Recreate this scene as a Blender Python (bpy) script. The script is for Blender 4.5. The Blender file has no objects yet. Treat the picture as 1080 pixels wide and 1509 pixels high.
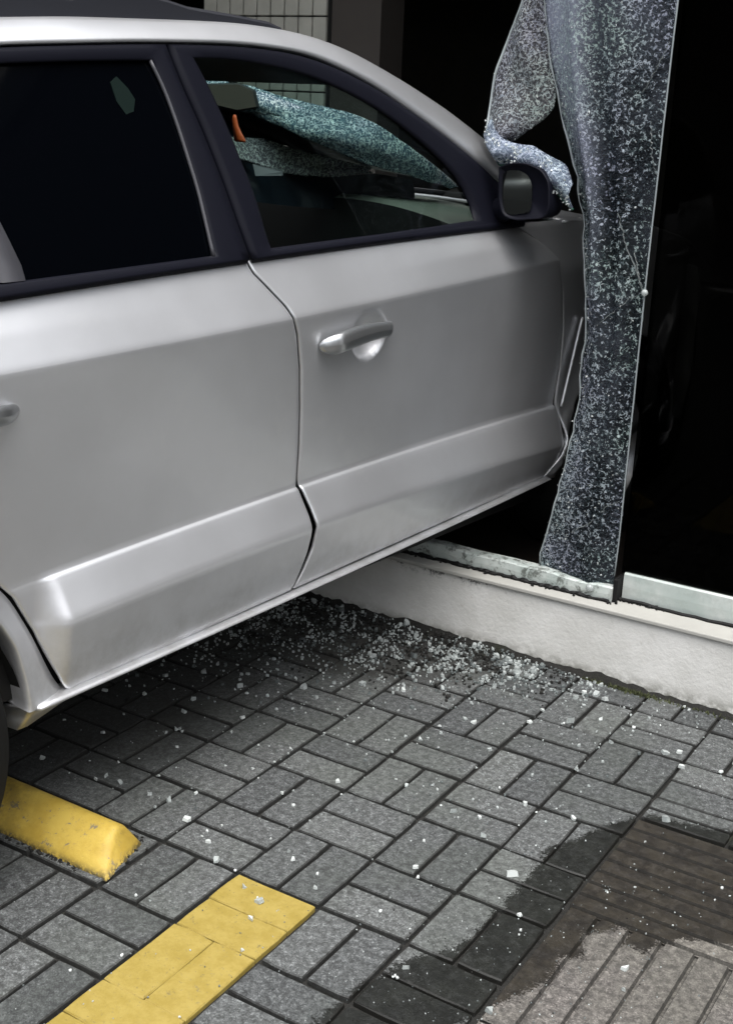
import bpy, math, random
import numpy as np
from mathutils import Vector, Matrix
random.seed(7); rng = np.random.default_rng(7)
scene = bpy.context.scene
COL = scene.collection

# ------------------------------------------------------------------ camera
cam_d = bpy.data.cameras.new('camera'); cam = bpy.data.objects.new('camera', cam_d); COL.objects.link(cam)
RM = [[0.845883, 0.531922, 0.039258], [0.195937, -0.241441, -0.950429], [-0.496076, 0.811643, -0.308454]]
cam.matrix_world = Matrix(((RM[0][0], -RM[1][0], -RM[2][0], 0.9911), (RM[0][1], -RM[1][1], -RM[2][1], -2.2451),
                           (RM[0][2], -RM[1][2], -RM[2][2], 1.5508), (0, 0, 0, 1)))
cam_d.sensor_fit = 'HORIZONTAL'; cam_d.sensor_width = 36; cam_d.lens = 36 * 1869.6 / 1080
cam_d.clip_start = 0.05; cam_d.clip_end = 2000
scene.camera = cam
# ------------------------------------------------------------------ sky, sun, exposure (overcast)
world = bpy.data.worlds.new('World'); scene.world = world; world.use_nodes = True
wn = world.node_tree; wn.nodes.clear()
sky = wn.nodes.new('ShaderNodeTexSky'); sky.sky_type = 'NISHITA'; sky.sun_disc = False
SUN_EL, SUN_AZ = math.radians(70), math.radians(135)      # azimuth measured clockwise from +Y
sky.sun_elevation = SUN_EL; sky.sun_rotation = SUN_AZ; sky.dust_density = 3.0; sky.air_density = 1.5
hsv = wn.nodes.new('ShaderNodeHueSaturation'); hsv.inputs['Saturation'].default_value = 0.22
bg = wn.nodes.new('ShaderNodeBackground'); bg.inputs['Strength'].default_value = 0.13
wo = wn.nodes.new('ShaderNodeOutputWorld')
wn.links.new(sky.outputs[0], hsv.inputs['Color']); wn.links.new(hsv.outputs[0], bg.inputs['Color']); wn.links.new(bg.outputs[0], wo.inputs['Surface'])
sun_d = bpy.data.lights.new('sun', 'SUN'); sun_d.energy = 1.5; sun_d.angle = math.radians(60); sun_d.color = (1.0, 0.97, 0.93)
sun = bpy.data.objects.new('sun', sun_d); COL.objects.link(sun)
sd = Vector((math.sin(SUN_AZ) * math.cos(SUN_EL), math.cos(SUN_AZ) * math.cos(SUN_EL), math.sin(SUN_EL)))
sun.rotation_euler = sd.to_track_quat('Z', 'Y').to_euler()
vs = scene.view_settings; vs.view_transform = 'Standard'; vs.look = 'None'; vs.gamma = 1; vs.use_curve_mapping = False
vs.exposure = 1.35

# ------------------------------------------------------------------ helpers
def meta(o, label=None, cat=None, group=None, kind=None):
    if label: o['label'] = label
    if cat: o['category'] = cat
    if group: o['group'] = group
    if kind: o['kind'] = kind
    return o
ORG = {}
def empty(name, loc, *a, **k):
    o = bpy.data.objects.new(name, None); COL.objects.link(o); o.location = loc; o.empty_display_size = .1
    ORG[o] = Vector(loc); return meta(o, *a, **k)
def mk(name, V, F, mat, parent=None, smooth=False, loc=None, **k):
    V = np.asarray(V, float)
    po = ORG.get(parent, Vector((0, 0, 0)))
    base = Vector(loc) if loc is not None else po
    me = bpy.data.meshes.new(name)
    me.from_pydata((V - np.array(base)).tolist(), [], [tuple(int(i) for i in f) for f in F]); me.update()
    if smooth:
        me.polygons.foreach_set('use_smooth', [True] * len(me.polygons))
    if mat: me.materials.append(mat)
    o = bpy.data.objects.new(name, me); COL.objects.link(o)
    if parent is not None: o.parent = parent
    o.location = base - po; ORG[o] = base
    return meta(o, **k)
def box_vf(x0, x1, y0, y1, z0, z1):
    V = [(x, y, z) for z in (z0, z1) for y in (y0, y1) for x in (x0, x1)]
    return V, [(0, 2, 3, 1), (4, 5, 7, 6), (0, 1, 5, 4), (2, 6, 7, 3), (0, 4, 6, 2), (1, 3, 7, 5)]
def merge(parts):
    V, F = [], []
    for v, f in parts:
        n = len(V); V += [tuple(p) for p in v]; F += [tuple(i + n for i in q) for q in f]
    return V, F
def box(name, x0, x1, y0, y1, z0, z1, mat, parent=None, bev=0, **k):
    V, F = box_vf(x0, x1, y0, y1, z0, z1)
    o = mk(name, V, F, mat, parent, **k)
    if bev: bevel(o, bev)
    return o
def bevel(o, w, seg=2, ang=35):
    m = o.modifiers.new('bevel', 'BEVEL'); m.width = w; m.segments = seg; m.limit_method = 'ANGLE'; m.angle_limit = math.radians(ang)
def solid(o, t, off=-1):
    m = o.modifiers.new('solid', 'SOLIDIFY'); m.thickness = t; m.offset = off
def grid_vf(P):
    r, c = P.shape[:2]; V = P.reshape(-1, 3)
    F = [(i * c + j, i * c + j + 1, (i + 1) * c + j + 1, (i + 1) * c + j) for i in range(r - 1) for j in range(c - 1)]
    return V, F
def tube_vf(pts, rad, n=10, caps=True):
    pts = [Vector(p) for p in pts]; V, F = [], []
    rad = [rad] * len(pts) if not hasattr(rad, '__len__') else rad
    up = None
    for i, p in enumerate(pts):
        t = (pts[min(i + 1, len(pts) - 1)] - pts[max(i - 1, 0)]).normalized()
        if up is None: up = t.orthogonal().normalized()
        up = (up - t * up.dot(t)).normalized(); b = t.cross(up)
        for k in range(n):
            a = 2 * math.pi * k / n; V.append(tuple(p + (up * math.cos(a) + b * math.sin(a)) * rad[i]))
    for i in range(len(pts) - 1):
        for k in range(n):
            F.append((i * n + k, i * n + (k + 1) % n, (i + 1) * n + (k + 1) % n, (i + 1) * n + k))
    if caps:
        F.append(tuple(range(n))[::-1]); F.append(tuple((len(pts) - 1) * n + k for k in range(n)))
    return V, F
def resample(pts, n):
    p = np.asarray(pts, float); d = np.r_[0, np.cumsum(np.linalg.norm(np.diff(p, axis=0), axis=1))]
    t = np.linspace(0, d[-1], n)
    return np.stack([np.interp(t, d, p[:, i]) for i in range(p.shape[1])], 1)
def smoothcurve(pts, n, it=6):
    p = resample(pts, n)
    for _ in range(it): p[1:-1] = (p[:-2] + 2 * p[1:-1] + p[2:]) / 4
    return p
def sstep(x, a, b):
    t = np.clip((np.asarray(x, float) - a) / (b - a), 0, 1); return t * t * (3 - 2 * t)

# ------------------------------------------------------------------ materials
class NT:
    def __init__(s, name):
        s.m = bpy.data.materials.new(name); s.m.use_nodes = True; s.t = s.m.node_tree
        s.bs = s.t.nodes['Principled BSDF']; s.out = s.t.nodes['Material Output']
    def n(s, typ, **k):
        nd = s.t.nodes.new('ShaderNode' + typ)
        for a, v in k.items():
            if a.startswith('i_'):
                key = a[2:]; key = int(key) if key.isdigit() else key.replace('_', ' ')
                s.set(nd.inputs[key], v)
            else: setattr(nd, a, v)
        return nd
    def set(s, sock, v):
        if hasattr(v, 'links') or isinstance(v, bpy.types.NodeSocket): s.t.links.new(v, sock)
        else: sock.default_value = v
    def math(s, op, a, b=0, clamp=False):
        nd = s.n('Math', operation=op, use_clamp=clamp); s.set(nd.inputs[0], a); s.set(nd.inputs[1], b); return nd.outputs[0]
    def mix(s, f, a, b):
        nd = s.n('Mix', data_type='RGBA'); s.set(nd.inputs[0], f); s.set(nd.inputs[6], a); s.set(nd.inputs[7], b); return nd.outputs[2]
    def ramp(s, f, lo, hi, a=0.0, b=1.0):
        nd = s.n('MapRange', interpolation_type='SMOOTHSTEP'); s.set(nd.inputs[0], f)
        nd.inputs[1].default_value = lo; nd.inputs[2].default_value = hi; nd.inputs[3].default_value = a; nd.inputs[4].default_value = b
        return nd.outputs[0]
    def noise(s, sc, det=4, rough=.5, vec=None, dist=0):
        nd = s.n('TexNoise', i_Scale=sc, i_Detail=det, i_Roughness=rough, i_Distortion=dist)
        if vec is not None: s.set(nd.inputs['Vector'], vec)
        return nd.outputs['Fac']
    def pos(s):
        return s.n('NewGeometry').outputs['Position']
    def bump(s, h, st, dist=.01):
        nd = s.n('Bump', i_Strength=st, i_Distance=dist, i_Height=h); s.set(s.bs.inputs['Normal'], nd.outputs[0]); return nd
    def p(s, **k):
        for a, v in k.items(): s.set(s.bs.inputs[a.replace('_', ' ')], v)
        return s
def C3(r, g=None, b=None):
    return (r, r if g is None else g, r if b is None else b, 1)
def simple(name, col, rough=.5, metal=0, spec=.5, bumpsc=0, bumpst=.2, var=0):
    t = NT(name); t.p(Base_Color=C3(*col), Roughness=rough, Metallic=metal, Specular_IOR_Level=spec)
    if var:
        n_ = t.noise(7, 5, .6, t.pos()); a = tuple(c * (1 - var) for c in col); b = tuple(min(1, c * (1 + var)) for c in col)
        t.p(Base_Color=t.mix(n_, C3(*a), C3(*b)))
    if bumpsc: t.bump(t.noise(bumpsc, 3, .6, t.pos()), bumpst, .003)
    return t.m

def paint_mat():
    t = NT('silver_paint'); P = t.pos()
    n1 = t.noise(3.0, 5, .6, P); n2 = t.noise(900, 2, .5, P)
    col = t.mix(t.ramp(n1, .35, .7), C3(.60, .606, .625), C3(.65, .657, .68))
    col = t.mix(t.math('MULTIPLY', n2, .25), col, C3(.74, .75, .77))
    # road film on the lower body and a few dusty smears
    z = t.n('SeparateXYZ', i_0=P).outputs[2]
    dirt = t.math('MULTIPLY', t.ramp(z, .62, .38), t.ramp(t.noise(9, 6, .7, P), .35, .75))
    col = t.mix(t.math('MULTIPLY', dirt, .45), col, C3(.24, .225, .20))
    sm = t.math('MULTIPLY', t.ramp(t.noise(4.5, 6, .7, P, .8), .56, .70), .22)
    col = t.mix(sm, col, C3(.72, .72, .72))
    t.p(Base_Color=col, Metallic=.82, Roughness=t.math('ADD', t.math('MULTIPLY', n1, .10), .39), Coat_Weight=.4, Coat_Roughness=.08)
    t.bump(t.noise(5, 3, .5, P), .05, .01)
    return t.m
M = {}
M['paint'] = paint_mat()
M['chrome'] = simple('silver_handle_finish', (.44, .45, .46), .28, .9)
M['trim'] = simple('satin_black_trim', (.0050, .0053, .0095), .5, 0, .12, 300, .05)
M['rubber'] = simple('black_rubber', (.0055, .0055, .0055), .65, 0, .25)
M['seal'] = simple('grey_window_seal', (.045, .045, .052), .5)
M['tint'] = simple('dark_tinted_window_glass', (.0008, .0011, .0018), .05, 0, .07)
M['railmat'] = simple('dark_grey_roof_rail', (.018, .019, .024), .5, 0, .3, 200, .05)
M['dark'] = simple('dark_interior_plastic', (.012, .013, .014), .65)
M['dash'] = simple('grey_green_dashboard_plastic', (.10, .115, .10), .5, 0, .4, 400, .1)
M['seatf'] = simple('dark_seat_fabric', (.02, .02, .024), .9)
M['orange'] = simple('orange_plastic', (.75, .13, .035), .5)
M['card'] = simple('grey_card', (.16, .17, .19), .6)
M['mirror'] = simple('mirror_glass', (.42, .45, .38), .05, 1)
M['rim'] = simple('grey_alloy', (.4, .4, .42), .35, .9)
M['red'] = simple('red_lamp_plastic', (.3, .01, .01), .2)
M['lens'] = simple('clear_lamp_plastic', (.6, .62, .64), .1, .3)
def thin_glass(name, tint, refl_rough=.02, ior=1.45):
    t = NT(name); t.t.nodes.remove(t.bs)
    tr = t.n('BsdfTransparent', i_Color=C3(*tint)); gl = t.n('BsdfGlossy', i_Roughness=refl_rough, i_Color=C3(.9))
    fr = t.n('Fresnel', i_IOR=ior); mx = t.n('MixShader'); t.set(mx.inputs[0], fr.outputs[0]); t.set(mx.inputs[1], tr.outputs[0]); t.set(mx.inputs[2], gl.outputs[0])
    t.set(t.out.inputs[0], mx.outputs[0]); return t.m
M['clear'] = thin_glass('clear_side_window_glass', (.84, .89, .87), .01, 1.25)
M['shop'] = thin_glass('dark_tinted_shop_glass', (.30, .30, .29), .01, 1.11)
M['wind'] = thin_glass('windscreen_glass', (.50, .64, .60), .02, 1.0005)

def shatter_mat(name, white, dens_lo, dens_hi, tint, cell=150, back=(.55, .6, .62), cream=0.0, attr=False):
    """crazed safety glass: dark clear cells, whitish crushed cell borders"""
    t = NT(name); P = t.pos(); t.t.nodes.remove(t.bs)
    wv = t.n('TexNoise', i_Scale=60.0, i_Detail=2.0); t.set(wv.inputs['Vector'], P)
    wadd = t.n('VectorMath', operation='MULTIPLY_ADD'); t.set(wadd.inputs[0], wv.outputs['Color']); wadd.inputs[1].default_value = (.006, .006, .006); t.set(wadd.inputs[2], P)
    V = wadd.outputs[0]
    vr = t.n('TexVoronoi', feature='F1', i_Scale=float(cell)); t.set(vr.inputs['Vector'], V)
    ve = t.n('TexVoronoi', feature='DISTANCE_TO_EDGE', i_Scale=float(cell)); t.set(ve.inputs['Vector'], V)
    sep = t.n('SeparateColor', i_0=vr.outputs['Color']); r, g, b = sep.outputs[0], sep.outputs[1], sep.outputs[2]
    dens = t.ramp(t.noise(6, 4, .6, P), .3, .72, dens_lo, dens_hi)
    if attr:
        hz = t.n('Attribute', attribute_name='haze').outputs['Fac']
        at = t.n('Attribute', attribute_name='crush'); dens = t.math('MULTIPLY', dens, at.outputs['Fac'])
    dens2 = t.math('MULTIPLY', dens, t.ramp(t.noise(70, 2, .5, P), .35, .6, .35, 1.3))
    wn_ = t.noise(cell * .95, 2, .5, P, .25)
    worm = t.ramp(t.math('ABSOLUTE', t.math('SUBTRACT', wn_, .5)), .058, .026)        # lumpy crushed seams
    gate = t.ramp(t.math('SUBTRACT', t.noise(cell * .85, 2, .5, V), t.math('SUBTRACT', .60, t.math('MULTIPLY', dens, .26))), -.03, .03)
    m1 = t.math('MULTIPLY', t.math('MULTIPLY', worm, gate), .80)
    web = t.math('MULTIPLY', t.ramp(ve.outputs[0], .06, .02), t.math('MULTIPLY', dens, .20))
    m2 = t.math('LESS_THAN', r, t.math('MULTIPLY', dens2, .09))
    m2 = t.math('MULTIPLY', m2, t.ramp(vr.outputs['Distance'], .50, .25))
    mask = t.math('MAXIMUM', t.math('MAXIMUM', m1, web), m2, clamp=True)
    colw = t.mix(g, C3(*[w * .40 for w in white]), C3(*white))
    hue = t.mix(t.ramp(t.noise(4, 2, .5, P), .35, .65), C3(.55, .60, .95), C3(.50, .85, .72))
    colw = t.mix(.22, colw, hue)
    df = t.n('BsdfDiffuse', i_Color=colw); tl = t.n('BsdfTranslucent', i_Color=colw)
    w = t.n('MixShader', i_0=.25); t.set(w.inputs[1], df.outputs[0]); t.set(w.inputs[2], tl.outputs[0])
    tr = t.n('BsdfTransparent', i_Color=C3(*tint)); gl = t.n('BsdfGlossy', i_Roughness=.12, i_Color=C3(*back))
    bp = t.n('Bump', i_Strength=1.0, i_Distance=.004, i_Height=t.math('ADD', b, t.math('MULTIPLY', ve.outputs[0], 1.5))); t.set(gl.inputs['Normal'], bp.outputs[0])
    haze_ = t.n('BsdfDiffuse', i_Color=C3(back[0] * (1.2 if attr else .75), back[1] * (1.15 if attr else .72), back[2] * (1.3 if attr else .95)))
    fr = t.n('Fresnel', i_IOR=1.35); t.set(fr.inputs['Normal'], bp.outputs[0])
    g0 = t.n('MixShader'); t.set(g0.inputs[0], fr.outputs[0]); t.set(g0.inputs[1], tr.outputs[0]); t.set(g0.inputs[2], gl.outputs[0])
    g1 = t.n('MixShader'); t.set(g1.inputs[0], t.math('ADD', t.math('MULTIPLY', t.ramp(t.noise(5, 3, .6, P), .4, .75), .05), t.math('ADD', hz, .008) if attr else .012 + cream)); t.set(g1.inputs[1], g0.outputs[0]); t.set(g1.inputs[2], haze_.outputs[0])
    mx = t.n('MixShader'); t.set(mx.inputs[0], mask); t.set(mx.inputs[1], g1.outputs[0]); t.set(mx.inputs[2], w.outputs[0])
    t.set(t.out.inputs[0], mx.outputs[0]); return t.m
M['shatter'] = shatter_mat('crazed_safety_glass', (.44, .46, .48), .34, .92, (.45, .5, .5), 94, (.30, .34, .38), attr=True)
M['shatterL'] = shatter_mat('crazed_safety_glass_dense', (.40, .40, .37), .68, 1.1, (.4, .4, .38), 100, (.5, .5, .46), .05)
M['shatterW'] = shatter_mat('crazed_windscreen_glass', (.72, .78, .79), .72, 1.15, (.2, .3, .32), 95, (.3, .5, .52), .16)
def crumb_mat(name, col, rough=.25):
    t = NT(name); oi = t.n('ObjectInfo'); P = t.pos()
    n_ = t.noise(220, 2, .5, P)
    c = t.mix(n_, C3(*[x * .55 for x in col]), C3(*col))
    t.p(Base_Color=c, Roughness=rough, Specular_IOR_Level=.7, Transmission_Weight=.4, IOR=1.45); return t.m
M['crumb'] = crumb_mat('broken_glass', (.66, .71, .70))
M['frag'] = simple('pale_clouded_glass', (.50, .53, .52), .22, 0, .7)
M['crumb2'] = crumb_mat('broken_glass_grey', (.24, .27, .27))
M['gedge'] = simple('glass_cut_edge', (.26, .29, .30), .25)

# wet stain outline in metres on the ground, shared by pavers, joints and tiles
WET = [(.227, .329), (.175, .25), (.124, .132), (.085, .05), (.099, -.062), (.098, -.221), (.087, -.374), (.03, -.44), (-.01, -.56), (-.02, -.70), (-.05, -.95),
       (.12, -.95), (.16, -.70), (.198, -.528), (.245, -.42), (.255, -.395), (.273, -.35), (.272, -.269), (.305, -.25), (.270, -.19), (.282, -.172), (.335, -.119), (.356, -.165),
       (.404, -.170), (.408, -.122), (.463, -.071), (.531, -.046), (.68, -.01), (.68, .47), (.45, .385), (.33, .345)]
def wet_mask(t, P):
    """noise-warped inside test of the stain polygon: product of crossings"""
    nz = t.n('TexNoise', i_Scale=24.0, i_Detail=9.0, i_Roughness=.82); t.set(nz.inputs['Vector'], P)
    mv = t.n('VectorMath', operation='MULTIPLY_ADD'); t.set(mv.inputs[0], nz.outputs['Color']); mv.inputs[1].default_value = (.09, .09, 0)
    nz2 = t.n('TexNoise', i_Scale=260.0, i_Detail=2.0); t.set(nz2.inputs['Vector'], P)
    m2v = t.n('VectorMath', operation='MULTIPLY_ADD'); t.set(m2v.inputs[0], nz2.outputs['Color']); m2v.inputs[1].default_value = (.055, .055, 0); t.set(m2v.inputs[2], P)
    off = t.n('VectorMath', operation='ADD'); t.set(off.inputs[0], m2v.outputs[0]); off.inputs[1].default_value = (-.0725, -.0725, 0); t.set(mv.inputs[2], off.outputs[0])
    sp = t.n('SeparateXYZ', i_0=mv.outputs[0]); x, y = sp.outputs[0], sp.outputs[1]
    soft = t.noise(120, 4, .7, P)
    acc = None
    n = len(WET)
    for i in range(n):
        (x0, y0), (x1, y1) = WET[i], WET[(i + 1) % n]
        if abs(y1 - y0) < 1e-6: continue
        a = t.math('GREATER_THAN', y, min(y0, y1)); b = t.math('LESS_THAN', y, max(y0, y1))
        sl = (x1 - x0) / (y1 - y0)
        xc = t.math('ADD', t.math('MULTIPLY', t.math('SUBTRACT', y, y0), sl), x0)
        c = t.math('MULTIPLY', t.math('MULTIPLY', a, b), t.math('LESS_THAN', x, xc))
        acc = c if acc is None else t.math('ADD', acc, c)
    return t.math('MODULO', acc, 2.0)
def paver_mat(name, base, yellow=False, tile=False):
    t = NT(name); P = t.pos(); oi = t.n('ObjectInfo')
    rnd = oi.outputs['Random']
    fine = t.noise(300, 5, .8, P); mid = t.noise(60, 5, .7, P); big = t.noise(2.6, 4, .6, P)
    spk = t.n('TexVoronoi', feature='F1', i_Scale=260.0); t.set(spk.inputs['Vector'], P)
    rr = t.n('SeparateColor', i_0=spk.outputs['Color']).outputs[0]
    col = t.mix(t.ramp(fine, .35, .68), C3(*[c * .42 for c in base]), C3(*[c * 1.45 for c in base]))
    col = t.mix(t.math('MULTIPLY', t.math('GREATER_THAN', rr, .96 if tile else .94), .25 if tile else .5), col, C3(*[min(1, c * 2.6) for c in base]))
    col = t.mix(t.math('MULTIPLY', t.math('LESS_THAN', rr, .10), .6), col, C3(*[c * .3 for c in base]))
    blot = t.noise(105, 4, .75, P)
    col = t.mix(t.math('MULTIPLY', t.ramp(blot, .47, .60), .72), col, C3(*[c * .34 for c in base]))
    col = t.mix(t.math('MULTIPLY', t.ramp(t.noise(150, 4, .75, P, .5), .54, .64), .60), col, C3(*[c * 2.3 for c in base]))
    col = t.mix(t.math('MULTIPLY', t.ramp(mid, .38, .7), .45), col, C3(*[c * .55 for c in base]))
    col = t.mix(t.math('MULTIPLY', t.ramp(big, .42, .6), .50), col, C3(base[0] * .62, base[1] * .66, base[2] * .58))
    mot = t.ramp(t.noise(58, 7, .80, P), .38, .62, .50, 1.50)
    vm = t.n('VectorMath', operation='SCALE'); t.set(vm.inputs[0], col); t.set(vm.inputs['Scale'], mot); col = vm.outputs[0]
    tintc = t.mix(rnd, C3(base[0] * .66, base[1] * .67, base[2] * .72), C3(base[0] * 1.30, base[1] * 1.25, base[2] * 1.15))
    col = t.mix(.16, col, tintc)
    tr_ = t.n('MapRange'); t.set(tr_.inputs[0], rnd); tr_.inputs[3].default_value = .80; tr_.inputs[4].default_value = 1.18
    vm2 = t.n('VectorMath', operation='SCALE'); t.set(vm2.inputs[0], col); t.set(vm2.inputs['Scale'], tr_.outputs[0]); col = vm2.outputs[0]
    if yellow:
        yc = t.mix(t.ramp(t.noise(24, 7, .75, P), .35, .65), C3(.245, .180, .036), C3(.305, .232, .060))
        yc = t.mix(t.math('MULTIPLY', t.ramp(fine, .4, .7), .25), yc, C3(.27, .20, .055))
        wear = t.math('MULTIPLY', t.math('MAXIMUM', t.ramp(t.noise(120, 5, .8, P), .58, .68), t.ramp(t.noise(30, 7, .8, P), .60, .66)), .55)
        col = t.mix(wear, yc, col)
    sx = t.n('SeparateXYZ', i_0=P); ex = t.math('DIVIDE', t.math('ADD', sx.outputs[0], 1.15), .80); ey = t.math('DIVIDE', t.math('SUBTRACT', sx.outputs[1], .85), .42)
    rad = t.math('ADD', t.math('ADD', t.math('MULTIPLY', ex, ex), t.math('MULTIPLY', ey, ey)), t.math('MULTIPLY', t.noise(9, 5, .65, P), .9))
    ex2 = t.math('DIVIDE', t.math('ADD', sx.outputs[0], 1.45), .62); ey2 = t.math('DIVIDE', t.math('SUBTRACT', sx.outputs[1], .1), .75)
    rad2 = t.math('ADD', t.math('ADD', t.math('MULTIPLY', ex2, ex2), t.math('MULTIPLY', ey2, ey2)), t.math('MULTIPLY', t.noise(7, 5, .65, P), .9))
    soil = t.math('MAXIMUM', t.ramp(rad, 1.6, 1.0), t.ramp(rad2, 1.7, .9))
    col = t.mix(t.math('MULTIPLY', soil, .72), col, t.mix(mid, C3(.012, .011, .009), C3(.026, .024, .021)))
    wet = wet_mask(t, P)
    if tile:
        wcol = t.mix(t.ramp(t.noise(16, 6, .75, P), .38, .62), C3(.0085, .0068, .0055), C3(.024, .020, .0145))
    else:
        wcol = t.mix(t.ramp(t.noise(14, 5, .7, P), .35, .65), C3(.0022, .0028, .0024), C3(.0075, .0085, .0070))
    wcol = t.mix(t.math('MULTIPLY', fine, .3), wcol, C3(.020, .019, .015))
    wet = t.math('MULTIPLY', wet, t.ramp(t.noise(40, 6, .8, P), .25, .60, .80, .985))
    col = t.mix(wet, col, wcol)
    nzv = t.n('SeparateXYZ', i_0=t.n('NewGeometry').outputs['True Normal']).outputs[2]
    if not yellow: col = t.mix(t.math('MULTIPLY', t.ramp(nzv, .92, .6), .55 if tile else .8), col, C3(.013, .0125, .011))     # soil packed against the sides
    rough = t.math('SUBTRACT', .84, t.math('MULTIPLY', wet, .40))
    if yellow: rough = .55
    t.p(Base_Color=col, Roughness=rough, Specular_IOR_Level=.35)
    t.bump(t.math('ADD', t.math('MULTIPLY', fine, .6), t.math('MULTIPLY', rr, .5)), .35 if not yellow else .15, .002)
    return t.m
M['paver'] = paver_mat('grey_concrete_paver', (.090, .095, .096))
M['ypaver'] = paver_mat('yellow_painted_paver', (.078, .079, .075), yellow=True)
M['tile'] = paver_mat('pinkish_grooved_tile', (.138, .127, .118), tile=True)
def sand_mat():
    t = NT('dark_joint_sand'); P = t.pos(); n_ = t.noise(160, 5, .8, P); g = t.noise(9, 4, .6, P)
    c = t.mix(t.ramp(n_, .35, .7), C3(.006, .006, .005), C3(.016, .015, .013))
    c = t.mix(t.math('MULTIPLY', t.ramp(g, .55, .72), .5), c, C3(.018, .021, .009))
    t.p(Base_Color=c, Roughness=.95); t.bump(n_, .6, .004); return t.m
M['sand'] = sand_mat()
def plaster_mat():
    t = NT('off_white_plaster'); P = t.pos()
    n1 = t.noise(5, 6, .65, P); n2 = t.noise(70, 5, .7, P); z = t.n('SeparateXYZ', i_0=P).outputs[2]
    c = t.mix(t.ramp(n1, .35, .7), C3(.555, .55, .525), C3(.655, .65, .63))
    c = t.mix(t.math('MULTIPLY', t.ramp(t.noise(38, 6, .75, P), .60, .72), .45), c, C3(.40, .37, .33))
    st = t.math('MULTIPLY', t.ramp(z, .055, .0), t.ramp(t.noise(30, 5, .7, P), .35, .6))
    c = t.mix(t.math('MULTIPLY', st, .8), c, C3(.10, .10, .075))
    # rubber scuffs below the ledge where the car went over
    x = t.n('SeparateXYZ', i_0=P).outputs[0]
    sc = t.math('MULTIPLY', t.math('MULTIPLY', t.ramp(z, .175, .205), t.ramp(x, -.38, -.6)), t.ramp(t.noise(45, 6, .8, P), .5, .6))
    c = t.mix(t.math('MULTIPLY', sc, .85), c, C3(.06, .055, .05))
    t.p(Base_Color=c, Roughness=.9, Specular_IOR_Level=.2)
    t.bump(t.math('ADD', n2, t.math('MULTIPLY', t.noise(18, 4, .6, P), .8)), .32, .006); return t.m
M['plaster'] = plaster_mat()
M['ledge'] = simple('weathered_white_ledge', (.36, .355, .33), .8, 0, .3, 90, .2, var=.18)
def rail_mat():
    t = NT('pale_aluminium_sill'); P = t.pos(); x = t.n('SeparateXYZ', i_0=P).outputs[0]
    c = t.mix(t.ramp(t.noise(8, 4, .6, P), .35, .7), C3(.36, .41, .39), C3(.50, .53, .51))
    d = t.math('MULTIPLY', t.ramp(t.noise(26, 6, .8, P, .4), .48, .60), t.ramp(x, -.13, -.22, .12, 1.0))
    c = t.mix(t.math('MULTIPLY', d, .85), c, C3(.07, .075, .065))
    t.p(Base_Color=c, Roughness=.5, Metallic=.1); t.bump(t.noise(60, 3, .5, P), .1, .003); return t.m
M['rail'] = rail_mat()
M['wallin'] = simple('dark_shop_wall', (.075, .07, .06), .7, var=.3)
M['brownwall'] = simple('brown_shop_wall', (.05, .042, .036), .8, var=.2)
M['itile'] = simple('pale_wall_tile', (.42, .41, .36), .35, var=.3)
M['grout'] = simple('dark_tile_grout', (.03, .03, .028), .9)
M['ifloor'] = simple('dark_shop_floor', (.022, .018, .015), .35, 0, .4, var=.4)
M['asphalt'] = simple('asphalt', (.05, .05, .05), .9, 0, .3, 150, .4, var=.2)
M['ystop'] = None
def ystop_mat():
    t = NT('yellow_painted_concrete'); P = t.pos(); z = t.n('SeparateXYZ', i_0=P).outputs[2]
    c = t.mix(t.ramp(t.noise(11, 6, .7, P), .3, .72), C3(.38, .255, .035), C3(.48, .345, .065))
    c = t.mix(t.math('MULTIPLY', t.ramp(t.noise(50, 6, .8, P), .57, .68), .6), c, C3(.30, .20, .05))
    chips = t.ramp(t.noise(34, 7, .8, P, .6), .585, .62)
    c = t.mix(t.math('MULTIPLY', chips, .85), c, C3(.13, .12, .105))
    x = t.n('SeparateXYZ', i_0=P).outputs[0]
    rub = t.math('MAXIMUM', t.math('MULTIPLY', t.ramp(x, -.80, -1.0), t.ramp(t.noise(14, 5, .7, P), .35, .6)), t.math('MULTIPLY', t.ramp(t.noise(9, 6, .8, P), .50, .66), .55))
    c = t.mix(t.math('MULTIPLY', rub, .6), c, C3(.06, .045, .02))
    d = t.math('MULTIPLY', t.ramp(z, .018, .0), t.ramp(t.noise(90, 4, .7, P), .35, .55))
    c = t.mix(t.math('MULTIPLY', d, .9), c, C3(.03, .028, .02))
    t.p(Base_Color=c, Roughness=.6); t.bump(t.noise(80, 4, .6, P), .3, .004); return t.m
M['ystop'] = ystop_mat()

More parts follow.
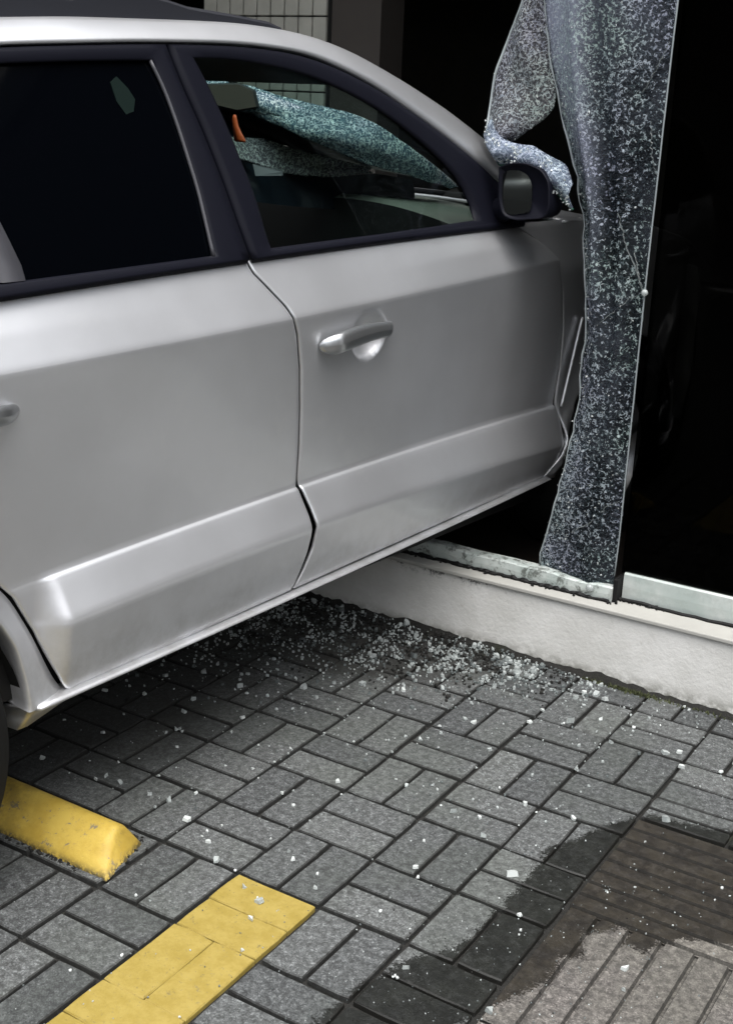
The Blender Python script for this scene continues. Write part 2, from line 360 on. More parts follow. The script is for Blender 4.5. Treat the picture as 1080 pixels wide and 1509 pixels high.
# ------------------------------------------------------------------ ground, street
mk('ground', [(-60, -60, -.06), (60, -60, -.06), (60, 60, -.06), (-60, 60, -.06)], [(0, 1, 2, 3)], M['asphalt'], kind='structure')
S = .205
pav = box('pavement', -4.2, 2.6, -3.4, 1.3, -.055, -.013, M['sand'], loc=(0, 0, 0), kind='structure')
def paver_vf(x0, x1, y0, y1, dz=0, tx=0, ty=0, cx=0, cy=0, rag=.0011):
    b = .0026; V = []; xm, ym = (x0 + x1) / 2, (y0 + y1) / 2
    out = []
    for (ax, ay), (bx, by) in (((x0, y0), (x1, y0)), ((x1, y0), (x1, y1)), ((x1, y1), (x0, y1)), ((x0, y1), (x0, y0))):
        for f in (0.0, .32, .68):
            e = rag * (rng.random() - .5) * (1.6 if f else 2.2)
            px, py = ax + (bx - ax) * f, ay + (by - ay) * f
            nx, ny = (ay - by), (bx - ax); L = math.hypot(nx, ny)
            px += nx / L * e; py += ny / L * e
            if f == 0: px += (xm - px) * .012; py += (ym - py) * .02
            out.append((px, py))
    for ins, z in ((0, -.016), (0, -.0026), (b, 0)):
        for px, py in out:
            d = math.hypot(px - xm, py - ym); k = 1 - ins / d * 1.2
            V.append((xm + (px - xm) * k, ym + (py - ym) * k, z + dz + tx * (px - cx) + ty * (py - cy)))
    n = len(out); F = [tuple(range(2 * n, 3 * n))]
    for l in (0, n):
        for i in range(n): F.append((l + i, l + (i + 1) % n, l + n + (i + 1) % n, l + n + i))
    return V, F
far = []
GAP = .0043
def in_view(x, y):
    c = np.array([x, y, 0]) - np.array([0.9911, -2.2451, 1.5508]); q = np.array(RM) @ c
    if q[2] <= 0: return False
    u, v = 540 + 1869.6 * q[0] / q[2], 754 + 1869.6 * q[1] / q[2]
    return -130 < u < 1210 and v < 1640
for a in range(-16, 6):
    for b in range(-20, 13):
        x0, y0 = b * S, a * S
        cells = []
        if (a + b) % 2: cells = [(x0, x0 + S, y0, y0 + S / 2), (x0, x0 + S, y0 + S / 2, y0 + S)]
        else: cells = [(x0, x0 + S / 2, y0, y0 + S), (x0 + S / 2, x0 + S, y0, y0 + S)]
        for (X0, X1, Y0, Y1) in cells:
            if X0 > .19 and Y0 < .28 and Y0 > -1.8: continue            # grooved tiles lie there
            if a == 1 and X0 > .19: continue
            cx, cy = (X0 + X1) / 2, (Y0 + Y1) / 2
            if Y0 > 1.2: continue
            j = rng.normal(0, .0011, 4)
            yel = (b == -2 and a <= -3)
            if yel:      # paint bridges the joints inside the line
                j = np.zeros(4); E_ = .0040
                j[0] = -E_ if X0 > x0 + .01 else 0; j[1] = E_ if X1 < x0 + S - .01 else 0; j[2] = -E_ if not (a == -3 and Y1 > y0 + S + .01) else 0; j[3] = E_ if not (a == -3 and Y1 > y0 + S - .01) else 0
            V, F = paver_vf(X0 + GAP + j[0], X1 - GAP + j[1], Y0 + GAP + j[2], Y1 - GAP + j[3], rng.uniform(-.0014, .0006),
                            rng.normal(0, .005), rng.normal(0, .005), cx, cy)
            if in_view(cx, cy) and cy < 1.0:
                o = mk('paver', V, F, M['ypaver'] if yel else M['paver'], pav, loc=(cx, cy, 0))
                if yel: o['label'] = 'paver painted yellow as part of the parking line'
            else: far.append((V, F, yel))
# cut pavers closing the gap above the grooved tiles
x = S
while x < 1.3:
    w = S if int(round(x / S)) % 2 else S
    for (yy0, yy1) in ((.305, .355), (.355, .41)):
        V, F = paver_vf(x + GAP, x + w - GAP, yy0 + .003, yy1 - .003, rng.uniform(-.002, .001), 0, 0)
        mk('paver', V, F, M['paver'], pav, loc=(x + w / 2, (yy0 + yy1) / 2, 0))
    x += w
for yel, nm in ((False, 'far_pavers'), (True, 'far_yellow_pavers')):
    V, F = merge([(v, f) for v, f, q in far if q == yel])
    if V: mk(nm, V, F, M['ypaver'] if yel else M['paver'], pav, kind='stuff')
# grooved tiles 40 x 40 cm
def groove_tile(x0, y0, along_x, n=8, size=.41):
    g = .0035; prof = []
    L = size - 2 * g; pitch = L / n
    for i in range(n):
        a = i * pitch
        prof += [(a + .000, -.009), (a + .0025, -.009), (a + .006, 0), (a + pitch - .006, 0), (a + pitch - .0025, -.009)]
    prof.append((L, -.009))
    P = np.zeros((2, len(prof), 3))
    for i, (q, z) in enumerate(prof):
        for e in (0, 1):
            P[e, i] = (x0 + g + e * L, y0 + g + q, z) if along_x else (x0 + g + q, y0 + g + e * L, z)
    V, F = grid_vf(P); V = V.tolist()
    if not along_x: F = [f[::-1] for f in F]
    n0 = len(V)
    bx, bf = box_vf(x0 + g, x0 + g + L, y0 + g, y0 + g + L, -.0125, -.0092)
    V += bx; F += [tuple(k + n0 for k in f) for f in bf]
    return V, F
for i, xx in enumerate((.2085, .6185, 1.0285)):
    for j, yy in enumerate((-.112, -.522, -.932, -1.342)):
        V, F = groove_tile(xx, yy, (j == 0), 8 if j == 0 else 6)
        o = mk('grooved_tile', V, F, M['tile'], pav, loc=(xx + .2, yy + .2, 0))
        if j == 0: o['label'] = 'wet dark reddish tile with grooves running along the wall'
        else: o['label'] = 'pinkish grey tile with grooves running away from the camera'
V, F = merge([box_vf(-22, 20, -15, -12, -.06, 4.2), box_vf(8, 12, -9, .9, -.06, 4.5)] + [box_vf(x, x + .25, -11.99, -11.8, 0, 4.1) for x in range(-21, 20, 3)])
mk('light_block_facades', V, F, simple('light_block_render', (.16, .15, .14), .9, var=.2), kind='structure')  # unseen facades put in to block low sky light
# street side: added facades also dim the reflections in the panes and paint
box('street_curb', -14, 14, -7.2, -7.0, -.06, .06, M['plaster'], kind='structure')

# ------------------------------------------------------------------ shop front
plinth = empty('plinth_wall', (0, 1.1, 0), 'low off-white plaster wall under the broken shop window with a thin ledge', 'wall')
box('wall_face', -5.2, 3.2, .94, 1.16, -.03, .208, M['plaster'], plinth)
# face relief: slightly wavy outline at the foot of the wall
Vw = []
xs = np.linspace(-2.2, 1.6, 240)
nz = np.cumsum(rng.normal(0, .35, 240)); nz -= np.convolve(nz, np.ones(31) / 31, 'same'); nz = nz / np.abs(nz).max()
P = np.zeros((3, 240, 3))
for i, x in enumerate(xs):
    h = (.010 + .010 * nz[i]) * (1.15 - .75 * float(sstep(x, -.5, .1))) + .004 * rng.random()
    P[0, i] = (x, .925 - .012 * rng.random(), -.008); P[1, i] = (x, .931, max(.002, h) * .8); P[2, i] = (x, .9395, max(.004, h * 1.6))
V, F = grid_vf(P); mk('dirt_line', V, F, M['sand'], plinth, True)
o = box('ledge', -5.2, 3.2, .930, 1.155, .2085, .2215, M['ledge'], plinth, .003)
# aluminium channels: intact under the right pane, damaged under the left one
fr = empty('window_frame', (-.1, 1.0, .222), 'pale aluminium window channel on the ledge below the glass panes', 'window frame')
def channel(x0, x1, y0, y1, z0, z1, name, amp=0.0, n=60):
    xs = np.linspace(x0, x1, n); prof = [(y0, z0), (y0 - .001, (z0 + z1) / 2), (y0 + .001, z1 - .004), (y0 + .006, z1), (y1, z1), (y1, z0)]
    Pp = np.zeros((len(prof), n, 3))
    wob = np.convolve(rng.normal(0, 1, n + 8), np.ones(9) / 9, 'valid') * amp
    for k, (y, z) in enumerate(prof):
        for i, x in enumerate(xs):
            Pp[k, i] = (x, y + (wob[i] * .5 if k < 4 else 0), z + (wob[i] if z > z0 + .02 else 0))
    V, F = grid_vf(Pp[::-1]); V = list(map(tuple, V)); nn = n
    F += [tuple(k * nn for k in range(len(prof))), tuple(k * nn + nn - 1 for k in range(len(prof)))[::-1]]
    return mk(name, V, F, M['rail'], fr)
channel(-.144, 3.2, 1.030, 1.07, .2225, .302, 'channel')
channel(-.93, -.158, .985, 1.03, .2225, .268, 'channel', .004).__setitem__('label', 'chipped and dirty stretch of channel under the broken pane')
channel(-5.2, -.95, .985, 1.03, .2225, .262, 'channel', .004)
# black rubber strip and debris in the joint between ledge and channel
V, F = merge([tube_vf([(x, 1.018 + .006 * rng.random(), .2245 + .004 * rng.random()) for x in np.linspace(-.15, 3.2, 90)], .0055, 6)])
mk('gasket', V, F, M['rubber'], fr)
V, F = tube_vf([(x, .978 + .005 * rng.random(), .2245 + .004 * rng.random()) for x in np.linspace(-.95, -.165, 80)], [.0075 * rng.uniform(.5, 1.2) for _ in range(80)], 6)
mk('gasket', V, F, M['rubber'], fr)
box('rubber_block', -.160, -.147, .990, 1.045, .2225, .292, M['rubber'], fr, .003)
deb = []
def crumb_vf(c, r, flat=.7, n=6):
    th = np.sort(rng.uniform(0, 2 * math.pi, n)) if n > 6 else np.arange(n) * 2 * math.pi / n + rng.uniform(-.35, .35, n)
    rot = rng.uniform(0, 6.3); V = []
    rr = r * rng.uniform(.7, 1.15, n)
    tx, ty = rng.normal(0, .25, 2)
    for (z, s) in ((0, .85), (1, .75)):
        for k in range(n):
            x = rr[k] * s * math.cos(th[k] + rot); y = rr[k] * s * math.sin(th[k] + rot)
            V.append((c[0] + x, c[1] + y, c[2] + z * r * flat * 1.5 + (tx * x + ty * y) * (1 if z else .0)))
    F = [tuple(range(n))[::-1], tuple(range(n, 2 * n))] + [(k, (k + 1) % n, n + (k + 1) % n, n + k) for k in range(n)]
    return V, F
for _ in range(150):
    x = rng.choice([rng.uniform(-.93, -.2), rng.normal(-.1, .05)]); deb.append(crumb_vf((x, rng.uniform(.965, 1.02) if x < -.14 else rng.uniform(1.012, 1.028), .2225), rng.uniform(.002, .006), n=5))
V, F = merge(deb); mk('window_debris', V, F, M['rubber'], None, loc=(0, 0, 0), label='black rubber and dirt crumbs along the broken window channel', cat='debris', kind='stuff')

# intact right pane and the thin edge line of its glass
pane = empty('window_pane', (1.4, 1.045, .30), 'intact dark tinted shop window pane right of the shattered glass', 'window')
box('glass', -.156, 3.2, 1.041, 1.049, .298, 2.9, M['shop'], pane)
# left, still intact panes far beyond the car
pane2 = box('window_pane', -5.2, -2.75, 1.0, 1.008, .262, 2.9, M['shop'], label='dark shop window pane on the far side of the car', cat='window', loc=(-4, 1, .26))

# shop interior shell: dark room
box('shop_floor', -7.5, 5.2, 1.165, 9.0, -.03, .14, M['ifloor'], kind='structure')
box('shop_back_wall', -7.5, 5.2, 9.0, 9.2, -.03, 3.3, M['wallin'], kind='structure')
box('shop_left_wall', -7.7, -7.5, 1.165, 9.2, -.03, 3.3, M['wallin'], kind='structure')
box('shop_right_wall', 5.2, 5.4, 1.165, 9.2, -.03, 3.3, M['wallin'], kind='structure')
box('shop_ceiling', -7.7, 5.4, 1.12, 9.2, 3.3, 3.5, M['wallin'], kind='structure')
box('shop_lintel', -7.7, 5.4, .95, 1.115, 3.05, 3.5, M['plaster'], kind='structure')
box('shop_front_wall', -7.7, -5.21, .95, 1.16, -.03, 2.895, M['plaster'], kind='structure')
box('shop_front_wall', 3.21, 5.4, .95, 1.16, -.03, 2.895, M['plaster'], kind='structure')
pil = empty('tiled_pillar', (-2.46, 2.5, .14), 'pale square tiled wall section inside the dark shop above the car roof', 'pillar')
box('core', -2.786, -2.130, 2.40, 2.7, .141, 3.29, M['grout'], pil)
tw, th_ = .0718, .0994
tv, tf = paver_vf(-tw / 2 + .003, tw / 2 - .003, -th_ / 2 + .003, th_ / 2 - .003, rag=0)
tv = [(x, -z - .002, y) for (x, y, z) in tv]; tme = None
for i in range(9):
    for j in range(16):
        cx, cz = -2.166 - i * tw, 2.62 - j * th_
        if tme is None:
            o = mk('tile', tv, tf, M['itile'], pil, loc=(0, 0, 0)); tme = o.data
        else:
            o = bpy.data.objects.new('tile', tme); COL.objects.link(o); o.parent = pil
        o.location = (cx + 2.46, 2.389 - 2.5, cz - .14)
box('partition_wall', -2.126, -1.888, 2.42, 2.6, .141, 3.29, M['brownwall'], label='plain brown partition wall beside the tiled section inside the shop', cat='wall')

# ------------------------------------------------------------------ the car
D = np.array([.0995, .995, 0.]); N = np.array([.995, -.0995, 0.]); P0 = np.array([-.68, -.4, 0.])
def W(s, n, z):
    s, n, z = np.broadcast_arrays(np.asarray(s, float), np.asarray(n, float), np.asarray(z, float))
    return P0 + s[..., None] * D + n[..., None] * N + z[..., None] * np.array([0, 0, 1.])
WID = -1.76                                  # n of the far flank's reference plane
car = empty('crashed_car', tuple(W(.65, -.88, 0)), 'silver station car that has driven nose first through the shop window', 'car')
pf = lambda c: (lambda s: np.polyval(c, s))
zsb = lambda s: np.interp(s, [-.31, -.29, -.26, -.20, -.16, 0, .27, .52, .76, 1.0, 1.7], [.350, .332, .326, .340, .350, .362, .374, .394, .405, .416, .44]); zr = pf([.0076, .0172, .4149]); zd = pf([-.0046, .0376, .4125])
zso = pf([-.0228, .0345, .566]); zlo = pf([-.0146, .0361, .6601]); zup = pf([.0101, .0205, 1.0749])
zbe = lambda s: np.polyval([-.0086, .0349, 1.1999], np.minimum(s, 1.75)) 
def win_n(s, z): return -.05 - .14 * (z - 1.235) / .39
def amp(s): return sstep(s, -.250, -.196)
# body side levels: list of (z fn, n fn)
def lower_amp(s): return amp(s) * (1 - .0 * s)
LV = [(zd, lambda s: .000 * s), (lambda s: zd(s) + .012, lambda s: .004 + 0 * s),
      (lambda s: .5 * (zd(s) + zso(s)), lambda s: -.014 + .030 * amp(s)),
      (zso, lambda s: -.018 + .044 * amp(s)),
      (lambda s: zso(s) + .012, lambda s: -.020 + .0435 * amp(s)),
      (lambda s: zlo(s) - .016, lambda s: -.020 + .0115 * amp(s)),
      (lambda s: zlo(s) - .005, lambda s: -.021 + .0065 * amp(s)),
      (lambda s: zlo(s) + .001, lambda s: -.022 + .0 * s),
      (lambda s: zlo(s) + .10, lambda s: -.016 + 0 * s), (lambda s: zlo(s) + .22, lambda s: -.009 + 0 * s),
      (lambda s: zup(s) - .10, lambda s: -.001 + 0 * s), (lambda s: zup(s) - .003, lambda s: .0090 + 0 * s),
      (lambda s: zup(s) + .004, lambda s: .0065 + 0 * s), (lambda s: zup(s) + .06, lambda s: -.023 + 0 * s),
      (lambda s: zbe(s) - .02, lambda s: -.048 + 0 * s), (lambda s: zbe(s) + .004, lambda s: -.060 + 0 * s)]
SUB = [1, 4, 7, 3, 7, 3, 3, 7, 8, 16, 10, 3, 7, 5, 3]
def side_levels(s):
    """arrays z,n (levels x len(s)) with sub-levels"""
    Z, Nn = [], []
    for i in range(len(LV) - 1):
        for k in range(SUB[i]):
            f = k / SUB[i]
            Z.append(LV[i][0](s) * (1 - f) + LV[i + 1][0](s) * f); Nn.append(LV[i][1](s) * (1 - f) + LV[i + 1][1](s) * f)
    Z.append(LV[-1][0](s)); Nn.append(LV[-1][1](s))
    return np.array(Z), np.array(Nn)
def level_at(v, s):
    i = int(min(v, len(LV) - 1.0001)); f = v - i
    return LV[i][0](s) * (1 - f) + LV[i + 1][0](s) * f, LV[i][1](s) * (1 - f) + LV[i + 1][1](s) * f
VLIST = [i + k / SUB[i] for i in range(len(SUB)) for k in range(SUB[i])] + [len(LV) - 1]
def edge_fn(pts):
    p = np.array(sorted(pts, key=lambda q: q[1])); return lambda z: np.interp(z, p[:, 1], p[:, 0])
def panel(name, eL, eR, mat, parent, mirror=False, ncol=60, dn=None, vmin=0, lip=.006, s_dens=None, **k):
    """body panel between two cut lines, following the flank's levels; rolled-in edges"""
    rows = []
    for v in VLIST:
        if v < vmin: continue
        def solve(e):
            s = 0.5
            for _ in range(25): s = float(e(level_at(v, s)[0]))
            return s
        a, b = solve(eL), solve(eR)
        t = np.linspace(0, 1, ncol)
        if s_dens is not None: t = s_dens
        s = a + (b - a) * t
        s = np.r_[a, a + .0015, s[1:-1], b - .0015, b]
        z, n = level_at(v, s)
        n = n.copy()
        if dn is not None: n = n + dn(s, z)
        n[0] -= lip; n[-1] -= lip; n[1] -= lip * .25; n[-2] -= lip * .25
        rows.append(np.stack([s, n, z], -1))
    A = np.array(rows)
    s, n, z = A[..., 0], A[..., 1], A[..., 2]
    if mirror: n = WID - n
    V, F = grid_vf(W(s, n, z))
    if mirror: F = [f[::-1] for f in F]
    o = mk(name, V, F, mat, parent, True, **k); solid(o, .012)
    return o
GAPC = [(.379, 1.214), (.388, 1.185), (.411, 1.159), (.452, 1.11), (.482, 1.047), (.503, .966), (.516, .869), (.522, .77), (.523, .690)]
gR = edge_fn(GAPC + [(.529, .672), (.540, .62), (.545, .577), (.538, .526), (.516, .472), (.492, .430), (.490, .40)])
gL = edge_fn([(s - .005, z) for s, z in GAPC] + [(.519, .672), (.527, .61), (.527, .560), (.520, .520), (.502, .468), (.485, .43), (.483, .40)])
fdF = edge_fn([(1.70, .40), (1.655, .453), (1.72, .520), (1.742, .580), (1.738, .64), (1.728, .691), (1.736, .799), (1.723, .926), (1.691, 1.039), (1.639, 1.132), (1.597, 1.168), (1.526, 1.21), (1.46, 1.24)])
rdR = edge_fn([(-.186, .40), (-.207, .423), (-.225, .466), (-.254, .548), (-.297, .631), (-.345, .685), (-.42, .73), (-.50, .76), (-.545, .85), (-.56, 1.0), (-.57, 1.25)])
GLASSZ = {}
def handle_dn(cs, cz, r=.066, depth=.026):
    def f(s, z):
        q = ((s - cs) / r) ** 2 + ((z - cz) / (r * .92)) ** 2
        return -depth * np.clip(1 - q, 0, 1) ** .7
    return f
def dens(c0, c1, n0, n1, n2):
    return np.unique(np.r_[np.linspace(0, c0, n0), np.linspace(c0, c1, n1), np.linspace(c1, 1, n2)])
def door_handle(parent, s0, z0, mirror=False, L=.285):
    rows = []
    m = 22
    for i in range(m):
        t = .5 - .5 * math.cos(math.pi * i / (m - 1)); s = s0 + L * t
        cz = z0 + .012 * math.sin(t * math.pi * .9) + .012 * t
        hr = (.0255 - .0085 * sstep(t, .2, 1)) * max(0, 1 - (2 * abs(t - .5)) ** 7) ** .5 + .0006
        cn = -.010 + .040 * float(sstep(t, -.12, .16)) * (1 - .75 * float(sstep(t, .80, 1.02)))
        rr = []
        for k in range(12):
            a = 2 * math.pi * k / 12
            rr.append((s, cn + .014 * math.cos(a) * (hr / .0265), cz + hr * math.sin(a)))
        rows.append(rr + [rr[0]])
    A = np.array(rows); n = A[..., 1]
    if mirror: n = WID - n
    V, F = grid_vf(W(A[..., 0], n, A[..., 2]))
    o = mk('door_handle', V, F if mirror else [f[::-1] for f in F], M['chrome'], parent, True)
    return o
# window outlines (s,z) near flank
ROOFB = [(-.60, 1.565), (-.144, 1.619), (.016, 1.63), (.193, 1.643), (.278, 1.647), (.43, 1.654), (.55, 1.656), (.697, 1.650), (.755, 1.642), (.863, 1.616), (.976, 1.581), (1.088, 1.531), (1.206, 1.479), (1.332, 1.415), (1.417, 1.367), (1.50, 1.31), (1.56, 1.265)]
rfb = smoothcurve(ROOFB, 90, 8)
zrb = lambda s: np.interp(s, rfb[:, 0], rfb[:, 1])
FW_TOP = [(.352, 1.622), (.442, 1.627), (.533, 1.623), (.687, 1.609), (.846, 1.573), (.979, 1.526), (1.114, 1.457), (1.236, 1.375), (1.279, 1.323), (1.294, 1.279), (1.285, 1.254)]
FW_BOT = [(1.285, 1.254), (1.11, 1.248), (.845, 1.24), (.598, 1.233), (.450, 1.229)]
FW_LEFT = [(.450, 1.229), (.444, 1.266), (.440, 1.337), (.433, 1.372), (.421, 1.416), (.405, 1.483), (.380, 1.559), (.352, 1.622)]
def seg_s(pts, n): return smoothcurve(pts, n, 3)
def ringframe(name, segs_out, segs_in, mat, parent, mirror, d_out=0.0, d_in=0.0, depth=.014, nn=24):
    out = np.concatenate([smoothcurve(s, nn, 2)[:-1] for s in segs_out]); inn = np.concatenate([smoothcurve(s, nn, 2)[:-1] for s in segs_in])
    rows = []
    for f, dd in ((0, -.010 + d_out), (.02, d_out), (.30, d_out + .001), (.86, d_in), (1.0, d_in - .003), (1.0, d_in - depth)):
        q = out * (1 - f) + inn * f; n = win_n(q[:, 0], q[:, 1]) + dd
        if mirror: n = WID - n
        rows.append(W(q[:, 0], n, q[:, 1]))
    A = np.array(rows); A = np.concatenate([A, A[:, :1]], 1)
    V, F = grid_vf(A)
    return mk(name, V, F if mirror else [f[::-1] for f in F], mat, parent, True)
def windowglass(name, loop, mat, parent, mirror, rec=.010, **k):
    q = np.concatenate([smoothcurve(s, 16, 2)[:-1] for s in loop]); c = q.mean(0)
    L = [q * (1 - f) + c * f for f in (-.012, .25, .5, .75, .97)]
    A = np.array(L); A = np.concatenate([A, A[:, :1]], 1)
    n = win_n(A[..., 0], A[..., 1]) - rec + .004 * np.sin(np.clip((A[..., 1] - 1.22) / .4, 0, 1) * math.pi)
    if mirror: n = WID - n
    V, F = grid_vf(W(A[..., 0], n, A[..., 1]))
    V = list(map(tuple, V)); r, cc = A.shape[:2]
    F.append(tuple((r - 1) * cc + i for i in range(cc - 1)))
    return mk(name, V, F if mirror else [f[::-1] for f in F], mat, parent, True, **k)
def seq_roof(a, b, n=14):
    ss = np.linspace(a, b, n); return [(float(s), float(zrb(s)) - .001) for s in ss]
def belt_strip(parent, s0, s1, mirror, name='belt_strip'):
    ss = np.linspace(s0, s1, 40); rows = []
    for dz, dn in ((-.008, -.012), (-.006, .004), (.003, .0075), (.012, .005), (.018, -.006)):
        z = zbe(ss) + dz; n = -.055 + dn + 0 * ss
        if mirror: n = WID - n
        rows.append(W(ss, n, z))
    V, F = grid_vf(np.array(rows)); return mk(name, V, F[::1] if not mirror else [f[::-1] for f in F], M['trim'], parent, True)

def flank(mirror):
    tag_ = 'far ' if mirror else ''
    lab = (lambda t: {'label': t}) if not mirror else (lambda t: {})
    # ---- front door
    fd = panel('front_door', gR, fdF, M['paint'], car, mirror, 90, handle_dn(.748, 1.013, depth=.036) if not mirror else None,
               s_dens=dens(.13, .28, 30, 40, 60) if not mirror else None)
    door_handle(fd, .556, 1.009, mirror)
    top = seq_roof(.285, 1.46, 30) + [(1.53, 1.262), (1.53, 1.24)]
    bot = [(1.53, 1.24), (1.2, zbe(1.2) + .002), (.8, zbe(.8) + .002), (.384, zbe(.384) + .002)]
    left = [(.384, zbe(.384) + .002), (.374, 1.259), (.354, 1.377), (.330, 1.479), (.302, 1.566), (.287, 1.63), (.285, float(zrb(.285)) - .001)]
    ringframe('window_frame', [top, bot, left], [FW_TOP, FW_BOT, FW_LEFT], M['trim'], fd, mirror)
    windowglass('window_glass', [FW_TOP, FW_BOT, FW_LEFT], M['tint'] if mirror else M['clear'], fd, mirror, .013)
    belt_strip(fd, .386, 1.52, mirror)
    # ---- rear door
    rd = panel('rear_door', rdR, gL, M['paint'], car, mirror, 130, handle_dn(-.42, .99) if not mirror else None)
    door_handle(rd, -.555, .981, mirror, .275)
    t2 = seq_roof(-.60, .277, 20); b2 = [(.374, zbe(.374) + .002), (.0, zbe(0.) + .002), (-.545, zbe(-.545) + .002)]
    r2 = [(.277, float(zrb(.277)) - .001), (.280, 1.63), (.294, 1.566), (.322, 1.479), (.346, 1.377), (.366, 1.259), (.374, zbe(.374) + .002)]
    l2 = [(-.545, zbe(-.545) + .002), (-.60, float(zrb(-.60)) - .001)]
    RT = [(-.52, 1.545), (-.30, 1.572), (-.153, 1.589), (.039, 1.602), (.226, 1.612)]
    RR = [(.226, 1.612), (.246, 1.558), (.259, 1.485), (.272, 1.358), (.271, 1.291), (.270, 1.2275)]
    RB = [(.270, 1.2275), (.01, 1.2215), (-.216, 1.2165), (-.49, 1.208)]
    RL = [(-.49, 1.208), (-.52, 1.545)]
    ringframe('window_frame', [t2, r2, b2, l2], [RT, RR, RB, RL], M['trim'], rd, mirror)
    windowglass('window_glass', [RT, RR, RB, RL], M['tint'], rd, mirror, .013)
    belt_strip(rd, -.545, .373, mirror)
    if not mirror:
        # grey rubber channel along the rear edge of the glass and the slanted divider bar
        q = smoothcurve(RR[:], 24, 2); V, F = tube_vf([tuple(W(s + .001, win_n(s, z) - .006, z)) for s, z in q], .0042, 8)
        mk('window_seal', V, F, M['seal'], rd, True)
        q0 = np.array([(-.2155, 1.2175), (-.2165, 1.244), (-.228, 1.286), (-.240, 1.327), (-.262, 1.40), (-.30, 1.50), (-.335, 1.565)])
        rows = [W(q0[:, 0] - w_, win_n(q0[:, 0], q0[:, 1]) + dd, q0[:, 1]) for w_, dd in ((0, -.012), (.001, -.004), (.05, -.003), (.055, -.012))]
        V, F = grid_vf(np.array(rows)); mk('window_divider', V, F, M['seal'], rd, True)
        # faint greenish sticker
        st = [(.108, 1.565), (.128, 1.577), (.150, 1.556), (.162, 1.535), (.150, 1.512), (.128, 1.506), (.112, 1.530)]
        V = [tuple(W(s, win_n(s, z) - .009, z)) for s, z in st] + [tuple(W(s, win_n(s, z) - .0115, z)) for s, z in st]
        mk('sticker', V, [tuple(range(7))[::-1], tuple(range(7, 14))] + [(k, (k + 1) % 7, 7 + (k + 1) % 7, 7 + k) for k in range(7)], simple('faded_green_sticker', (.0035, .009, .0075), .6, 0, .1), rd, label='small pale green sticker inside the tinted rear window')
    # ---- rocker
    ss = np.linspace(-.30, 1.68, 80); rows = []
    for kk, nn_ in ((0, -.12), (.0, -.060), (.35, -.046), (.78, -.020), (.86, .010), (.93, .020), (1.0, .020), (1.06, .012), (1.10, -.004), (1.10, -.03)):
        lo = zsb(ss); hi = zr(ss) - .006
        z = lo + (hi - lo) * min(kk, 1.0) + (max(kk, 1) - 1) * .06
        z = np.where(kk <= .35, z, z)
        n = nn_ - .06 * sstep(-ss, .285, .302) ** 2
        if mirror: n = WID - n
        rows.append(W(ss, n, z))
    V, F = grid_vf(np.array(rows)); o = mk('sill_panel', V, F if not mirror else [f[::-1] for f in F], M['paint'], car, True); solid(o, .006)
    # jambs behind the gaps
    ss = np.linspace(-.55, 1.7, 30); zz = np.linspace(.42, 1.20, 12)
    A = np.array([[W(s, ((-.040 - .05 * max(0, z - 1.0) / .2) if not mirror else WID + .040 + .05 * max(0, z - 1.0) / .2), z + .02 * s) for s in ss] for z in zz]); V, F = grid_vf(A)
    mk('door_jamb', V, F, M['rubber'], car)
    # roof edge / A pillar band
    top_c = smoothcurve([(-1.35, 1.50), (-1.1, 1.575), (-.7, 1.632), (-.4, 1.655), (-.094, 1.673), (.066, 1.686), (.243, 1.694), (.378, 1.7), (.546, 1.706), (.659, 1.704), (.78, 1.697), (.909, 1.679), (1.019, 1.651), (1.183, 1.600), (1.364, 1.536), (1.531, 1.466), (1.692, 1.389), (1.86, 1.31)], 120, 5)
    bot_c = smoothcurve([(-1.35, 1.40), (-1.1, 1.49), (-.62, 1.562), (-.144, 1.619), (.016, 1.63), (.193, 1.643), (.278, 1.647), (.43, 1.654), (.55, 1.656), (.697, 1.650), (.755, 1.642), (.863, 1.616), (.976, 1.581), (1.088, 1.531), (1.206, 1.479), (1.332, 1.415), (1.417, 1.367), (1.60, 1.285), (1.70, 1.245)], 120, 5)
    rows = []
    for f in np.linspace(0, 1, 9):
        q = bot_c * (1 - f) + top_c * f
        nb = win_n(bot_c[:, 0], bot_c[:, 1]) + .006
        nt = np.interp(top_c[:, 0], [-1.4, .9, 1.7], [-.27, -.26, -.21])
        n = nb * (1 - f) + nt * f + .012 * math.sin(f * math.pi) ** .8
        if f == 0: n = n - .014
        if mirror: n = WID - n
        rows.append(W(q[:, 0], n, q[:, 1]))
    V, F = grid_vf(np.array(rows)); o = mk('roof_side', V, F if not mirror else [f[::-1] for f in F], M['paint'], car, True); solid(o, .01)
    # front fender with wheel arch
    def arc(cs, cz, r, a0, a1, n): 
        a = np.linspace(math.radians(a0), math.radians(a1), n); return np.stack([cs + r * np.cos(a), cz + r * np.sin(a)], 1)
    WF, WR = (2.16, .44), (-.70, .345)
    ncol = 70; tt0 = np.linspace(0, 1, ncol) ** 1.4
    rows = []
    for f in np.linspace(0, 1, 46):
        s_f = 1.70 + (2.98 - 1.70) * tt0
        for _ in range(6):
            botz = np.where(np.abs(s_f - WF[0]) < .41, WF[1] + np.sqrt(np.clip(.41 ** 2 - (s_f - WF[0]) ** 2, 0, 1)), .455 + 0 * s_f)
            botz = np.maximum(botz, .455)
            topz = 1.238 - .15 * sstep(s_f, 1.9, 3.0) - .15 * sstep(s_f, 2.6, 3.0)
            z = botz * (1 - f) + topz * f
            a_ = fdF(z) + .0055
            s_f = a_ + (2.98 - a_) * tt0
        d_arch = np.abs(np.hypot(s_f - WF[0], z - WF[1]) - .41)
        nd = np.interp(z, [.45, .57, .66, .68, .9, 1.1, 1.24], [-.004, .016, -.016, -.020, -.010, -.004, -.055])
